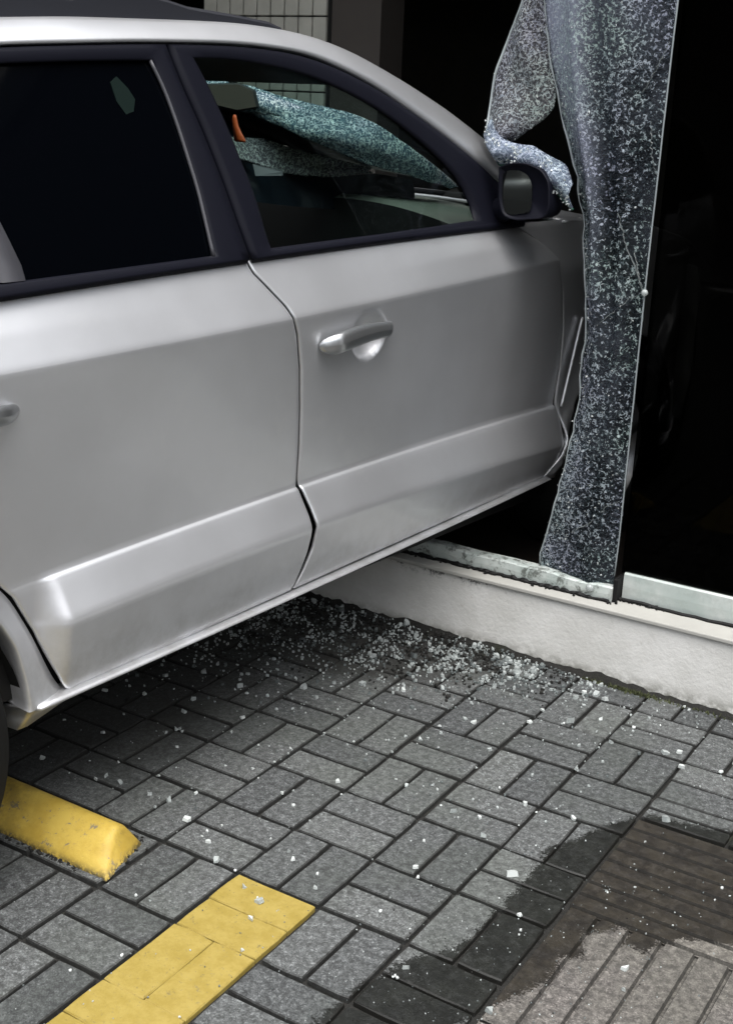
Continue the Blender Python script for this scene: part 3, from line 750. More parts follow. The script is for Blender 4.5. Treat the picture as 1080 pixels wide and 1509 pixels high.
        n = nd + (-.012 - nd) * sstep(s_f, 1.8, 2.0) + .022 * np.exp(-(d_arch / .05) ** 2) - .30 * sstep(s_f, 2.5, 3.0) ** 1.5
        n[0] -= .006
        rows.append((s_f, n, z))
    A = np.array(rows).transpose(0, 2, 1); n = A[..., 1] if not mirror else WID - A[..., 1]
    V, F = grid_vf(W(A[..., 0], n, A[..., 2])); o = mk('front_fender', V, F if not mirror else [f[::-1] for f in F], M['paint'], car, True); solid(o, .012)
    if not mirror:
        # small strip of fender between door edge and arch lip
        fl = [(1.815, .945), (1.731, .676)]
        q = smoothcurve(fl, 20, 0); V, F = tube_vf([tuple(W(s + .006, .002, z)) for s, z in q], .0055, 8)
        mk('arch_lip', V, F, M['paint'], car, True)
    # rear fender with arch
    gap = np.array([(-.186, .403), (-.207, .423), (-.225, .466), (-.254, .548), (-.297, .631), (-.345, .685), (-.42, .73), (-.50, .76), (-.545, .85), (-.56, 1.0), (-.57, 1.19)])
    lipc = np.array([(-.298, .409), (-.303, .465), (-.321, .543), (-.356, .608), (-.43, .680), (-.52, .725), (-.62, .745), (-.70, .750)])
    A_ = smoothcurve(gap, 50, 2) + np.array([-.006, 0]); B_ = smoothcurve(lipc, 50, 2)
    Q0 = np.concatenate([[(-.194, .401)], A_])
    Q1 = np.concatenate([[(-.300, .403)], B_])
    rows = []
    for f, dn in ((0, -.012), (.01, -.001), (.25, .006), (.5, .012), (.75, .018), (.93, .024), (1.0, .022), (1.0, .002), (.985, -.05)):
        q = Q0 * (1 - f) + Q1 * f
        n = dn - .018 * sstep(q[:, 1], .40, .60) * (1 - f) - .008
        if mirror: n = WID - n
        rows.append(W(q[:, 0], n, q[:, 1]))
    V, F = grid_vf(np.array(rows)); o = mk('rear_fender', V, F[::1] if mirror else [f[::-1] for f in F], M['paint'], car, True)
    # quarter panel behind
    s_q = np.linspace(-1.46, -.575, 40); bz = np.where(np.abs(s_q - WR[0]) < .405, WR[1] + np.sqrt(np.clip(.405 ** 2 - (s_q - WR[0]) ** 2, 0, 1)), .40); bz = np.maximum(bz, .40)
    rows = []
    for f in np.linspace(0, 1, 18):
        z = bz * (1 - f) + 1.20 * f
        n = -.012 - .04 * sstep(z, 1.06, 1.2) - .2 * sstep(-s_q, 1.2, 1.5) ** 2 + .014 * np.exp(-(np.abs(np.hypot(s_q - WR[0], z - WR[1]) - .405) / .05) ** 2)
        rows.append((s_q, n, z))
    A = np.array(rows).transpose(0, 2, 1); n = A[..., 1] if not mirror else WID - A[..., 1]
    V, F = grid_vf(W(A[..., 0], n, A[..., 2])); o = mk('quarter_panel', V, F if not mirror else [f[::-1] for f in F], M['paint'], car, True); solid(o, .012)
    # quarter window
    sq = np.array([(-.62, 1.205), (-1.30, 1.21), (-1.20, 1.46), (-.95, 1.53), (-.64, 1.555)])
    n = win_n(sq[:, 0], sq[:, 1]) - .004; n = WID - n if mirror else n
    V = W(sq[:, 0], n, sq[:, 1]); o = mk('quarter_window', V, [tuple(range(5)) if mirror else tuple(range(5))[::-1]], M['tint'], car)
    solid(o, .004)
    # roof rail
    sg = 1
    rt = [(-1.05, 1.655), (-.9, 1.688), (-.5, 1.705), (-.056, 1.715), (.09, 1.722), (.115, 1.745), (.25, 1.748), (.347, 1.738), (.407, 1.729), (.554, 1.723), (.667, 1.716), (.712, 1.706)]
    rb = [(-1.05, 1.60), (-.9, 1.632), (-.5, 1.655), (-.056, 1.674), (.09, 1.684), (.115, 1.686), (.25, 1.693), (.347, 1.697), (.407, 1.699), (.554, 1.703), (.667, 1.702), (.712, 1.699)]
    T = np.array(rt); B = np.array(rb); n0, n1 = -.262, -.305
    if mirror: n0, n1 = WID - n0, WID - n1
    A = np.array([W(B[:, 0], n0, B[:, 1] - .01), W(T[:, 0], n0, T[:, 1] - .006), W(T[:, 0], n0 + (n1 - n0) * .15, T[:, 1]), W(T[:, 0], n0 + (n1 - n0) * .85, T[:, 1]), W(T[:, 0], n1, T[:, 1] - .006), W(B[:, 0], n1, B[:, 1] - .01)])
    V, F = grid_vf(A); rr = mk('roof_rail', V, F if not mirror else [f[::-1] for f in F], M['railmat'], car)
    q = [(-.85, 1.694), (-.5, 1.708), (-.07, 1.718), (.086, 1.7245)]
    V, F = tube_vf([tuple(W(s, n0 - (.004 if not mirror else -.004), z)) for s, z in q], .0035, 6); mk('rail_strip', V, F, M['seal'], rr, True)
    # wheels
    for (cs, cz) in ((-.674, .352), WF):
        wc = W(cs, -.108 if not mirror else WID + .108, cz); ax = N if not mirror else -N
        wh = empty('wheel', tuple(wc)); wh.parent = car; wh.location = Vector(wc) - ORG[car]; ORG[wh] = Vector(wc)
        prof = [(.21, -.10), (.215, .095), (.25, .112), (.30, .116), (.335, .108), (.350, .085), (.351, 0), (.350, -.085), (.335, -.108), (.25, -.112), (.21, -.10)]
        m = 56; rows = []
        for (r, w_) in prof:
            rows.append([wc + ax * w_ + r * (math.cos(a) * D + math.sin(a) * np.array([0, 0, 1])) for a in np.linspace(0, 2 * math.pi, m + 1)])
        V, F = grid_vf(np.array(rows)); mk('tyre', V, F, M['rubber'], wh, True)
        prof = [(.212, .09), (.20, .07), (.19, .02), (.185, -.05)]
        pr = [([wc + ax * w_ + r * (math.cos(a) * D + math.sin(a) * np.array([0, 0, 1])) for a in np.linspace(0, 2 * math.pi, m + 1)]) for r, w_ in prof]
        V, F = grid_vf(np.array(pr)); parts = [(V, F)]
        parts.append(tube_vf([tuple(wc + ax * .01), tuple(wc + ax * .075)], .05, 16))
        for k in range(5):
            a = k * 2 * math.pi / 5 + .3; d = math.cos(a) * D + math.sin(a) * np.array([0, 0, 1])
            parts.append(tube_vf([tuple(wc + ax * .06 + d * .03), tuple(wc + ax * .065 + d * .205)], [.028, .022], 8))
        V, F = merge(parts); mk('rim', V, F, M['rim'], wh, True)
        # arch liner
        rows = []
        for w_ in (.10, -.20):
            rows.append([wc + ax * w_ + .385 * (math.cos(a) * D + math.sin(a) * np.array([0, 0, 1])) for a in np.linspace(.12, math.pi - .12, 24)])
        rows.append([wc + ax * -.20 + .05 * (math.cos(a) * D + math.sin(a) * np.array([0, 0, 1])) for a in np.linspace(.12, math.pi - .12, 24)])
        V, F = grid_vf(np.array(rows)); mk('wheel_arch_liner', V, F, M['rubber'], car, True)
flank(False); flank(True)

# roof skin, bonnet, windscreen, tail
roof_c = smoothcurve([(-1.38, 1.48), (-1.1, 1.575), (-.7, 1.632), (-.4, 1.655), (-.094, 1.673), (.066, 1.686), (.243, 1.694), (.378, 1.7), (.546, 1.706), (.659, 1.704), (.78, 1.697), (.909, 1.679), (1.019, 1.651), (1.08, 1.632)], 60, 4)
rows = []
for f in np.linspace(0, 1, 13):
    n = -.262 + f * (WID + .524); rows.append(W(roof_c[:, 0], n, roof_c[:, 1] + .02 * math.sin(f * math.pi) * sstep(roof_c[:, 0], -1.4, -.9)))
V, F = grid_vf(np.array(rows)); o = mk('roof', V, F, M['paint'], car, True)
rows = []
for f in np.linspace(0, 1, 9):
    n = -.262 + f * (WID + .524); rows.append(W(roof_c[:, 0], n, roof_c[:, 1] - .045))
V, F = grid_vf(np.array(rows)); mk('headliner', V, F, M['dark'], car, True)
rows = []
for f in np.linspace(0, 1, 17):
    n = -.05 + f * (WID + .10); s_b = np.linspace(1.86, 3.03, 20)
    c = math.sin(f * math.pi)
    z = 1.235 - .13 * sstep(s_b, 1.9, 3.1) - .10 * sstep(s_b, 2.75, 3.05) + .03 * c + .012 * np.sin(s_b * 14 + f * 5) * c
    rows.append(W(s_b - .12 * (1 - c), n, z))
V, F = grid_vf(np.array(rows)); o = mk('bonnet', V, F, M['paint'], car, True, label='bonnet inside the shop beyond the broken window'); solid(o, .01)
rows = []
for f in np.linspace(0, 1, 13):
    n = -.10 + f * (WID + .20); c = math.sin(f * math.pi); s0 = 2.92 + .13 * c
    rows.append(W(np.array([s0 - .04, s0 + .02, s0 + .03, s0 - .02]), n, np.array([1.02, .92, .60, .42])))
V, F = grid_vf(np.array(rows)); o = mk('front_bumper', V, F, M['paint'], car, True); solid(o, .01)
for sgn in (0, 1):
    n = -.32 if not sgn else WID + .32
    V, F = tube_vf([tuple(W(2.86, n, .90)), tuple(W(2.99, n, .90))], [.10, .085], 18); mk('headlight', V, F, M['lens'], car, True)
    n = -.12 if not sgn else WID + .12
    a, b_ = W(-1.47, n, 1.0), W(-1.40, n, 1.25); V, F = tube_vf([tuple(a), tuple(b_)], [.055, .04], 12); mk('tail_light', V, F, M['red'], car, True)
rows = []
for f in np.linspace(0, 1, 13):
    n = -.16 + f * (WID + .32); c = math.sin(f * math.pi) ** .5
    rows.append(W(np.array([-1.42, -1.47, -1.48, -1.44, -1.36]) - .05 * c, n, np.array([.40, .55, .85, 1.15, 1.22])))
V, F = grid_vf(np.array(rows)); o = mk('tailgate', V, F, M['paint'], car, True); solid(o, .01)
rows = []
for f in np.linspace(0, 1, 9):
    n = -.22 + f * (WID + .44); c = math.sin(f * math.pi) ** .5
    rows.append(W(np.array([-1.36, -1.30, -1.34]) - .05 * c, n, np.array([1.22, 1.40, 1.50])))
V, F = grid_vf(np.array(rows)); mk('rear_window', V, F, M['tint'], car, True)
# cabin
V, F = merge([box_vf(0, 1, 0, 1, 0, 1)])
def cbox(name, s0, s1, n0, n1, z0, z1, mat, parent=car, bev=.02, **k):
    V, F = box_vf(s0, s1, n0, n1, z0, z1); V = np.array(V); o = mk(name, W(V[:, 0], V[:, 1], V[:, 2]), [f[::-1] for f in F], mat, parent, **k)
    if bev: bevel(o, bev, 3)
    return o
cbox('floor_pan', -1.38, 2.75, WID + .08, -.08, .36, .42, M['rubber'], bev=0)
cbox('engine_block', 2.0, 2.75, WID + .35, -.35, .45, 1.05, M['rubber'])
for nn_ in (-.50, -1.26):
    cbox('seat', .35, .88, nn_ - .25, nn_ + .25, .45, .72, M['seatf'], bev=.06)
    V, F = box_vf(.16, .34, nn_ - .25, nn_ + .25, .60, 1.20); V = np.array(V); V[:, 0] += -(V[:, 2] - .6) * .25
    o = mk('seat_back', W(V[:, 0], V[:, 1], V[:, 2]), [f[::-1] for f in F], M['seatf'], car); bevel(o, .06, 3)
cbox('rear_seat', -.55, -.05, WID + .22, -.22, .45, .78, M['seatf'], bev=.06)
cbox('rear_seat_back', -.75, -.58, WID + .22, -.22, .6, 1.15, M['seatf'], bev=.06)
# dashboard: crowned top
rows = []
for n in np.linspace(-.09, WID + .09, 40):
    h = 1.272 - .11 * ((n + .68) / .62) ** 2 if n > -.68 else 1.272 - .028 * sstep(-n, .68, 1.1) - .02 * sstep(-n, 1.3, 1.6)
    sf = 1.47 + .03 * math.cos((n + .7) * 2)
    rows.append(W(np.array([sf + .06, sf + .005, sf, sf + .02, 1.75, 1.95]), n, np.array([.8, h - .05, h - .012, h, h - .010, h - .02])))
A = np.array(rows); V, F = grid_vf(A[:, :3]); dsh = mk('dashboard', V, [f[::-1] for f in F], M['dark'], car, True)
V, F = grid_vf(A[:, 2:]); mk('dash_top', V, [f[::-1] for f in F], M['dash'], dsh, True)
# steering wheel
cc = W(1.36, -1.27, 1.06); tilt = Vector((-.88, 0, .47)); ax_ = np.array(D) * -.88 + np.array([0, 0, .47]); ax_ /= np.linalg.norm(ax_)
u_ = N; v_ = np.cross(ax_, u_); pts = [tuple(cc + .185 * (math.cos(a) * u_ + math.sin(a) * v_)) for a in np.linspace(0, 2 * math.pi, 33)]
parts = [tube_vf(pts, .015, 8, False)] + [tube_vf([tuple(cc), tuple(cc + .18 * (math.cos(a) * u_ + math.sin(a) * v_))], .014, 6) for a in (0, math.pi, -math.pi / 2)] + [tube_vf([tuple(cc), tuple(cc - ax_ * .3)], .04, 10)]
V, F = merge(parts); mk('steering_wheel', V, F, M['dark'], car, True)
# windscreen: clear upper strip, then crazed folds that sag into the cabin
zw = lambda s: 1.63 - .40 * (s - 1.05)
ws = empty('windscreen', tuple(W(1.5, -.9, 1.45))); ws.parent = car; ws.location = Vector(W(1.5, -.9, 1.45)) - ORG[car]; ORG[ws] = Vector(W(1.5, -.9, 1.45))
rows = []
tl_ = smoothcurve([(-1.50, 1.10), (-1.0, 1.16), (-.794, 1.205), (-.743, 1.258), (-.70, 1.34), (-.593, 1.42), (-.538, 1.46), (-.485, 1.55), (-.44, 1.66), (-.30, 1.80)], 60, 2)
for f in np.linspace(0, 1, 5):
    n = tl_[:, 0]; s = (1.05 + 0 * n) * (1 - f) + tl_[:, 1] * f; rows.append(W(s, n, zw(s)))
V, F = grid_vf(np.array(rows)); mk('clear_strip', V, F, M['wind'], ws, True)
def fold(top, bot, mat, nf, amp_, ph, **k):
    T, B = smoothcurve(top, 90, 2), smoothcurve(bot, 90, 2); rows = []
    for f in np.linspace(0, 1, nf):
        q = T * (1 - f) + B * f
        out = amp_ * math.sin(f * math.pi) + .010 * np.sin(q[:, 1] * 23 + f * ph) * math.sin(f * math.pi) + rng.normal(0, .0014, len(q))
        rows.append(W(q[:, 0] - out, q[:, 1], q[:, 2]))
    V, F = grid_vf(np.array(rows)); o = mk('shattered_fold', V, F, mat, ws, True, **k); solid(o, .006); return rows
UT = [(1.22, -1.05, 1.59), (1.24, -.93, 1.585), (1.26, -.855, 1.573), (1.30, -.785, 1.549), (1.36, -.70, 1.530), (1.42, -.593, 1.508), (1.46, -.538, 1.48), (1.55, -.485, 1.42), (1.66, -.466, 1.365), (1.80, -.475, 1.304)]
UB = [(1.20, -1.05, 1.53), (1.22, -.93, 1.52), (1.24, -.841, 1.502), (1.28, -.714, 1.454), (1.36, -.636, 1.413), (1.44, -.566, 1.372), (1.55, -.504, 1.346), (1.68, -.477, 1.317), (1.80, -.496, 1.300)]
r_ = fold(UT, UB, M['shatterW'], 24, .03, 5, label='teal white crazed fold of windscreen glass below the clear strip')
V, F = tube_vf([tuple(p) for p in r_[0][::2]], .0042, 5); mk('fold_edge', V, F, M['crumb'], ws)
def shade_curtain(a, b, name):
    A_, B_ = smoothcurve(a, 60, 2), smoothcurve(b, 60, 2); V, F = grid_vf(np.array([W(q[:, 0] + .012 + .02 * math.sin(f * 3.1), q[:, 1], q[:, 2]) for f in np.linspace(0, 1, 6) for q in [A_ * (1 - f) + B_ * f]]))
    mk(name, V, F, simple('dark_blue_shade', (.006, .010, .016), .35), ws, True)  # dark sheet added between the folds, standing in for the shop's darkness
LT = [(1.18, -0.916, 1.436), (1.2, -0.879, 1.428), (1.3, -0.859, 1.429), (1.4, -0.792, 1.395), (1.5, -0.722, 1.37), (1.6, -0.67, 1.347)]
LB = [(1.16, -0.882, 1.38), (1.18, -0.84, 1.37), (1.24, -0.841, 1.358), (1.35, -0.81, 1.33), (1.46, -0.714, 1.322), (1.58, -0.649, 1.336)]
UBx = [(1.20, -1.30, 1.55)] + UB
shade_curtain(UBx, LT + [(1.70, -.56, 1.325), (1.82, -.50, 1.300)], 'shade_sheet')
shade_curtain(LB + [(1.66, -.56, 1.32)], [(1.20, -.80, 1.25), (1.28, -.80, 1.24), (1.38, -.78, 1.23), (1.52, -.72, 1.22), (1.66, -.56, 1.22)], 'shade_sheet')
fold(LT, LB, shatter_mat('crazed_low_windscreen', (.92, .95, .88), .9, 1.4, (.2, .22, .2), 88, (.6, .62, .56), .22), 16, .012, 7, label='grey speckled crazed band low on the windscreen')
o = mk('windscreen_base', *grid_vf(np.array([[W(s, n, zw(s) - .012) for n in np.linspace(-.25, WID + .2, 12)] for s in (1.90, 2.02)])), M['dark'], ws)
# rear view mirror
def prism(name, pts3, off, mat, parent, bev=.004, **k):
    n = len(pts3); p = np.array(pts3, float); V = np.concatenate([p, p + np.array(off)])
    o = mk(name, V, [tuple(range(n)), tuple(range(n, 2 * n))[::-1]] + [(k_, n + k_, n + (k_ + 1) % n, (k_ + 1) % n) for k_ in range(n)], mat, parent, **k)
    if bev: bevel(o, bev)
    return o
cm = [(-.945, 1.562), (-.925, 1.580), (-.82, 1.586), (-.766, 1.568), (-.752, 1.518), (-.822, 1.506), (-.905, 1.520), (-.945, 1.540)]
mu = np.array([.74, .67, 0]); mc_ = W(1.15, -.85, 1.545); mp = [mc_ + (a + .85) * .90 * mu + np.array([0, 0, b - 1.545]) for a, b in cm]; mn = np.array([.67, -.74, 0.])
rm = prism('rear_view_mirror', mp, -mn * .03, M['dark'], car, .006)
c0 = np.mean(mp, 0); prism('mirror_glass', [c0 + (p - c0) * .88 + mn * .004 + np.array([0, -.0, 0]) for p in mp], -mn * .0035, M['mirror'], rm, 0)
V, F = tube_vf([tuple(W(1.17, -.85, 1.57)), tuple(W(1.16, -.86, 1.615))], .012, 8); mk('mirror_arm', V, F, M['dark'], rm, True)
# orange ornament and card: separate things
rows = []
for i, (n, z, hw) in enumerate([(-.827, 1.497, .003), (-.829, 1.485, .009), (-.825, 1.465, .012), (-.815, 1.445, .016), (-.805, 1.428, .020), (-.802, 1.422, .017)]):
    rows.append([W(1.15 + .004 * math.sin(i), n - hw, z), W(1.145, n, z), W(1.15, n + hw, z)])
V, F = grid_vf(np.array(rows)); o = mk('hanging_ornament', V, F, M['orange'], None, True, loc=tuple(W(1.15, -.82, 1.46)), label='orange strip hanging under the rear view mirror inside the car', cat='ornament'); solid(o, .004)
cz_ = lambda s: 1.262
prism('paper_card', [W(*q) + N * .012 for q in [(1.21, -0.824, 1.359), (1.21, -0.813, 1.325), (1.29, -0.776, 1.327), (1.29, -0.776, 1.339)]], D * .002, M['card'], None, 0, loc=tuple(W(1.25, -.76, 1.34)),
      label='grey card standing on the dashboard below the shattered windscreen', cat='card')
# door mirror
dm = [(-.040, 1.395), (-.012, 1.408), (.045, 1.410), (.092, 1.396), (.118, 1.365), (.124, 1.300), (.116, 1.272), (.02, 1.258), (-.020, 1.266), (-.036, 1.31)]
n_ = len(dm)
sm_parts = []
rows = []
q = smoothcurve([(a, b) for a, b in dm] + [dm[0]], 44, 1); c = q[:-1].mean(0)
for (ds, sc) in ((.006, .02), (.006, .90), (.0, .93), (-.004, .985), (.004, 1.0), (.04, 1.0), (.08, .93), (.11, .75), (.125, .45), (.128, .05)):
    qq = c + (q - c) * sc; rows.append(W(1.35 + ds, qq[:, 0], qq[:, 1]))
V, F = grid_vf(np.array(rows)); dmir = mk('door_mirror', V, F, M['trim'], car, True)
qq = c + (q[:-1] - c) * np.array([.60, .78]) + np.array([-.022, -.003])
V = W(1.35 + .0035 + .16 * (qq[:, 0] - c[0]) * -1 * .12, qq[:, 0], qq[:, 1]); mk('mirror_glass', V, [tuple(range(len(V)))], simple('dim_mirror_glass', (.20, .21, .20), .04, 1), dmir)
V, F = tube_vf([tuple(W(1.40, .03, 1.30)), tuple(W(1.40, -.03, 1.285)), tuple(W(1.41, -.085, 1.27))], [.035, .028, .04], 12); mk('mirror_stalk', V, F, M['trim'], dmir, True)

# ------------------------------------------------------------------ shattered glass sheet hanging in the opening
gs = empty('shattered_glass_sheet', (-.27, 1.0, .27), 'tall crazed sheet of safety glass hanging in the window opening beside the car mirror', 'broken glass')
Rr = [(-.157, 2.6), (-.157, 1.815), (-.158, 1.625), (-.159, 1.394), (-.161, 1.099), (-.162, .749), (-.163, .417), (-.166, .262)]
Lm = [(-.62, 2.6), (-.60, 2.2), (-.555, 1.87), (-.544, 1.816), (-.504, 1.649), (-.463, 1.514), (-.419, 1.404), (-.379, 1.256), (-.357, 1.132), (-.339, 1.006), (-.332, .875), (-.329, .76), (-.345, .62), (-.367, .475), (-.400, .298), (-.404, .258)]
zz = np.linspace(2.6, .262, 150)
xr = np.interp(zz, [p[1] for p in Rr][::-1], [p[0] for p in Rr][::-1]); xl = np.interp(zz, [p[1] for p in Lm][::-1], [p[0] for p in Lm][::-1])
xl = xl + np.convolve(rng.normal(0, .004, 152), np.ones(3) / 3, 'valid') * (zz < 1.9)
m = 40; Y = np.zeros((150, m, 3))
for i in range(150):
    t = np.linspace(0, 1, m); x = xl[i] + (xr[i] - xl[i]) * t
    fold = .06 * np.exp(-(t / .16) ** 2) * sstep(zz[i], .3, 1.2) - .034 * np.exp(-((t - .27 - .03 * math.sin(zz[i] * 4)) / .07) ** 2) * sstep(zz[i], .8, 1.5) - .016 * np.exp(-((t - .62 + .1 * (zz[i] - 1.2)) / .10) ** 2)
    wave = .010 * math.sin(zz[i] * 5.2) * (1 - t) + .006 * np.sin(t * 7 + zz[i] * 3)
    Y[i] = np.stack([x, 1.004 + fold + wave + rng.normal(0, .0006, m), np.full(m, zz[i])], 1)
V, F = grid_vf(Y[::-1]); o = mk('main_sheet', V, F, M['shatter'], gs, True); solid(o, .006)
tt_ = np.tile(np.linspace(0, 1, m), (150, 1)); zg = np.tile(zz[:, None], (1, m))
cr = .22 + .85 * np.exp(-(tt_ / .30) ** 2) + .42 * sstep(zg, .98, .80) * (1 - .5 * sstep(tt_, .75, 1)) + .35 * sstep(zg, 1.25, 1.7) * (1 - .6 * sstep(tt_, .6, .95))
cr += .35 * np.exp(-((tt_ - .75) / .22) ** 2 - ((zg - 1.12) / .10) ** 2)
cr = np.clip(cr, 0, 1.1)[::-1]
hzv = np.clip(.30 * np.exp(-((tt_ - .12) / .17) ** 2) * sstep(zg, 1.25, 1.7) + .16 * sstep(zg, 1.5, 1.85) * (1 - tt_) + .10 * np.exp(-((tt_ - .27) / .07) ** 2) * sstep(zg, .9, 1.4), 0, .5)[::-1]
ah_ = o.data.attributes.new('haze', 'FLOAT', 'POINT'); ah_.data.foreach_set('value', hzv.reshape(-1).astype(np.float32))
at_ = o.data.attributes.new('crush', 'FLOAT', 'POINT'); at_.data.foreach_set('value', cr.reshape(-1).astype(np.float32))
CR = cr[::-1]
V, F = tube_vf([tuple(p) for p in Y[:, -1][::3]], .0022, 6); mk('sheet_edge', V, F, M['gedge'], gs, True)
V, F = tube_vf([tuple(p + np.array([0, -.002, 0]) + rng.normal(0, .0012, 3)) for p in Y[:, 0][::2]], [.003 * rng.uniform(.5, 1.3) for _ in Y[:, 0][::2]], 5); mk('sheet_edge', V, F, M['gedge'], gs, True)
# folded flap to the left
fl_l = smoothcurve([(-.52, 2.6), (-.56, 2.1), (-.602, 1.82), (-.645, 1.735), (-.674, 1.63), (-.679, 1.541), (-.672, 1.49), (-.664, 1.455)], 60, 2)
fl_r = smoothcurve([(-.50, 2.6), (-.50, 2.1), (-.545, 1.82), (-.512, 1.70), (-.490, 1.60), (-.476, 1.56), (-.50, 1.525), (-.585, 1.462)], 60, 1)
rows = []
for f in np.linspace(0, 1, 22):
    q = fl_l * (1 - f) + fl_r * f
    y = 1.065 - .03 * math.sin(f * math.pi) + .008 * np.sin(q[:, 1] * 30 + f * 8) + rng.normal(0, .0006, len(q)) - .045 * sstep(q[:, 1], 1.62, 1.46)
    rows.append(np.stack([q[:, 0], y, q[:, 1]], 1))
A = np.array(rows); V, F = grid_vf(A); o = mk('folded_flap', V, F, M['shatterL'], gs, True, label='grey crazed flap bent back left of the main sheet'); solid(o, .006)
V, F = tube_vf([tuple(p) for p in A[0]], .0042, 6); mk('sheet_edge', V, F, M['gedge'], gs, True)
# crumpled rim resting on the door mirror
r_t = smoothcurve([(-.640, 1.515), (-.632, 1.49), (-.605, 1.462), (-.565, 1.452), (-.51, 1.447), (-.455, 1.425), (-.412, 1.404), (-.388, 1.36)], 60, 1)
r_b = smoothcurve([(-.638, 1.46), (-.630, 1.442), (-.60, 1.402), (-.558, 1.403), (-.512, 1.395), (-.465, 1.372), (-.43, 1.345), (-.375, 1.30)], 60, 1)
rows = []
for f in np.linspace(0, 1, 14):
    q = r_t * (1 - f) + r_b * f
    rows.append(np.stack([q[:, 0], .985 - .03 * math.sin(f * math.pi) + .006 * np.sin(q[:, 0] * 70 + f * 5), q[:, 1]], 1))
V, F = grid_vf(np.array(rows)); o = mk('crumpled_rim', V, F, shatter_mat('crushed_white_glass', (.50, .56, .58), .80, 1.4, (.4, .5, .5), 80, (.5, .6, .62), .16), gs, True); solid(o, .008)
V, F = tube_vf([(float(a), .978, float(b) - .004) for a, b in r_b[8:]], .004, 6); mk('sheet_edge', V, F, simple('green_glass_edge', (.02, .06, .045), .2), gs, True)
# loose granules clinging to the sheet: facets catching the sky
cl = []
def facet(c, r, ydir=-1):
    n = rng.integers(4, 6); th = np.sort(rng.uniform(0, 6.28, n)); tx, tz = rng.normal(0, .45, 2)
    V = [(c[0] + r * math.cos(a), c[1] + tx * r * math.cos(a) + tz * r * math.sin(a), c[2] + r * math.sin(a)) for a in th]
    V.append((c[0], c[1] - r * .7, c[2])); return V, [((k + 1) % n, k, n) for k in range(n)]
for _ in range(1100):
    i = int(rng.integers(20, 149)); j = min(m - 1, int(abs(rng.normal(0, .42)) * m)) if rng.random() < .65 else int(rng.integers(0, m))
    if rng.random() > CR[i, j] ** 1.5: continue
    p = Y[i, j] + np.array([rng.uniform(-.006, .006), -.006, rng.uniform(-.008, .008)])
    if p[0] > -.162: continue
    cl.append(facet(p, abs(rng.normal(0, .0010)) + .0012))
for _ in range(350):
    k = int(rng.integers(0, 60)); f = rng.random(); q = r_t[k] * (1 - f) + r_b[k] * f
    cl.append(facet((q[0], .950 + .01 * rng.random(), q[1]), rng.uniform(.002, .005)))
for _ in range(350):
    k = int(rng.integers(10, 60)); f = int(rng.integers(0, 22)); p = A[f, k]; cl.append(facet((p[0], p[1] - .006, p[2] + rng.uniform(-.01, .01)), rng.uniform(.001, .0028)))
V, F = merge(cl); o = mk('clinging_granules', V, F, M['crumb'], gs, kind='stuff')
# star-shaped crack lines from the bright chip on the right edge
def crack(pts, rad):
    p = smoothcurve(pts, 26, 1); return tube_vf([(float(a) + rng.normal(0, .0016), .994, float(b) + rng.normal(0, .0016)) for a, b in p], [rad * rng.uniform(.4, 1.3) for _ in p], 4)
parts = [crack([(-.166, 1.10), (-.19, 1.16), (-.225, 1.215), (-.255, 1.30)], .0020), crack([(-.166, 1.10), (-.20, 1.075), (-.25, 1.03), (-.29, .99)], .0014), crack([(-.166, 1.10), (-.182, 1.15), (-.20, 1.20)], .0016),
         crack([(-.168, .52), (-.20, .50), (-.25, .44), (-.30, .40)], .0016), crack([(-.163, 1.40), (-.18, 1.45), (-.19, 1.53)], .0012), crack([(-.163, 1.72), (-.19, 1.66), (-.22, 1.60)], .0014)]
for V, F in parts: mk('crack_line', V, F, M['crumb2'], gs)
def disc_lump(name, c, r, mat, parent, **k):
    V, F = tube_vf([(c[0], c[1] - r * .8, c[2]), (c[0], c[1] - r * .5, c[2]), (c[0], c[1], c[2]), (c[0], c[1] + r * .5, c[2])], [r * .45, r * .85, r, r * .8], 12); return mk(name, V, F, mat, parent, True, **k)
disc_lump('white_chip', (-.158, .990, 1.099), .0095, M['crumb'], gs)
disc_lump('white_chip', (-.222, .975, .255), .012, M['crumb'], gs)

# ------------------------------------------------------------------ wheel stop
L0, L1 = -1.42, -.612
prof = [(-.594, -.004), (-.592, .008), (-.575, .026), (-.545, .047), (-.522, .060), (-.508, .065), (-.494, .064), (-.478, .054), (-.462, .032), (-.446, .006), (-.444, -.004)]
xs_ = [L0, L0 + .01] + list(np.linspace(L0 + .05, L1 - .08, 14)) + [L1 - .055, L1 - .035, L1 - .018, L1 - .006, L1]
rows = []
for x in xs_:
    e = max(0, (x - (L1 - .055)) / .055); sh = 1 - .30 * e ** 2.2
    rows.append([(x - .030 * max(0, (y + .594)) / .15 * (1 if e > 0 else 0) * e - .020 * e * max(z, 0) / .06, -.518 + (y + .518) * (1 - .05 * e ** 2), z * sh if z > 0 else z) for y, z in prof])
V, F = grid_vf(np.array(rows)); V = list(map(tuple, V)); k_ = len(prof); F.append(tuple((len(xs_) - 1) * k_ + i for i in range(k_))); F.append(tuple(range(k_))[::-1])
mk('wheel_stop', V, F, M['ystop'], None, True, loc=(-1.02, -.518, 0), label='yellow painted concrete wheel stop in front of the rear tyre', cat='wheel stop')
dd = []
for _ in range(260):
    t = rng.random()
    if t < .45: c = (rng.uniform(-1.2, -.68), -.598 + rng.normal(0, .005), -.002)
    elif t < .6: c = (-.64 + rng.normal(0, .012), rng.uniform(-.58, -.45), -.002)
    else: c = (rng.uniform(-1.2, -.64), -.438 + rng.normal(0, .004), -.002)
    dd.append(crumb_vf(c, rng.uniform(.002, .006), n=5))
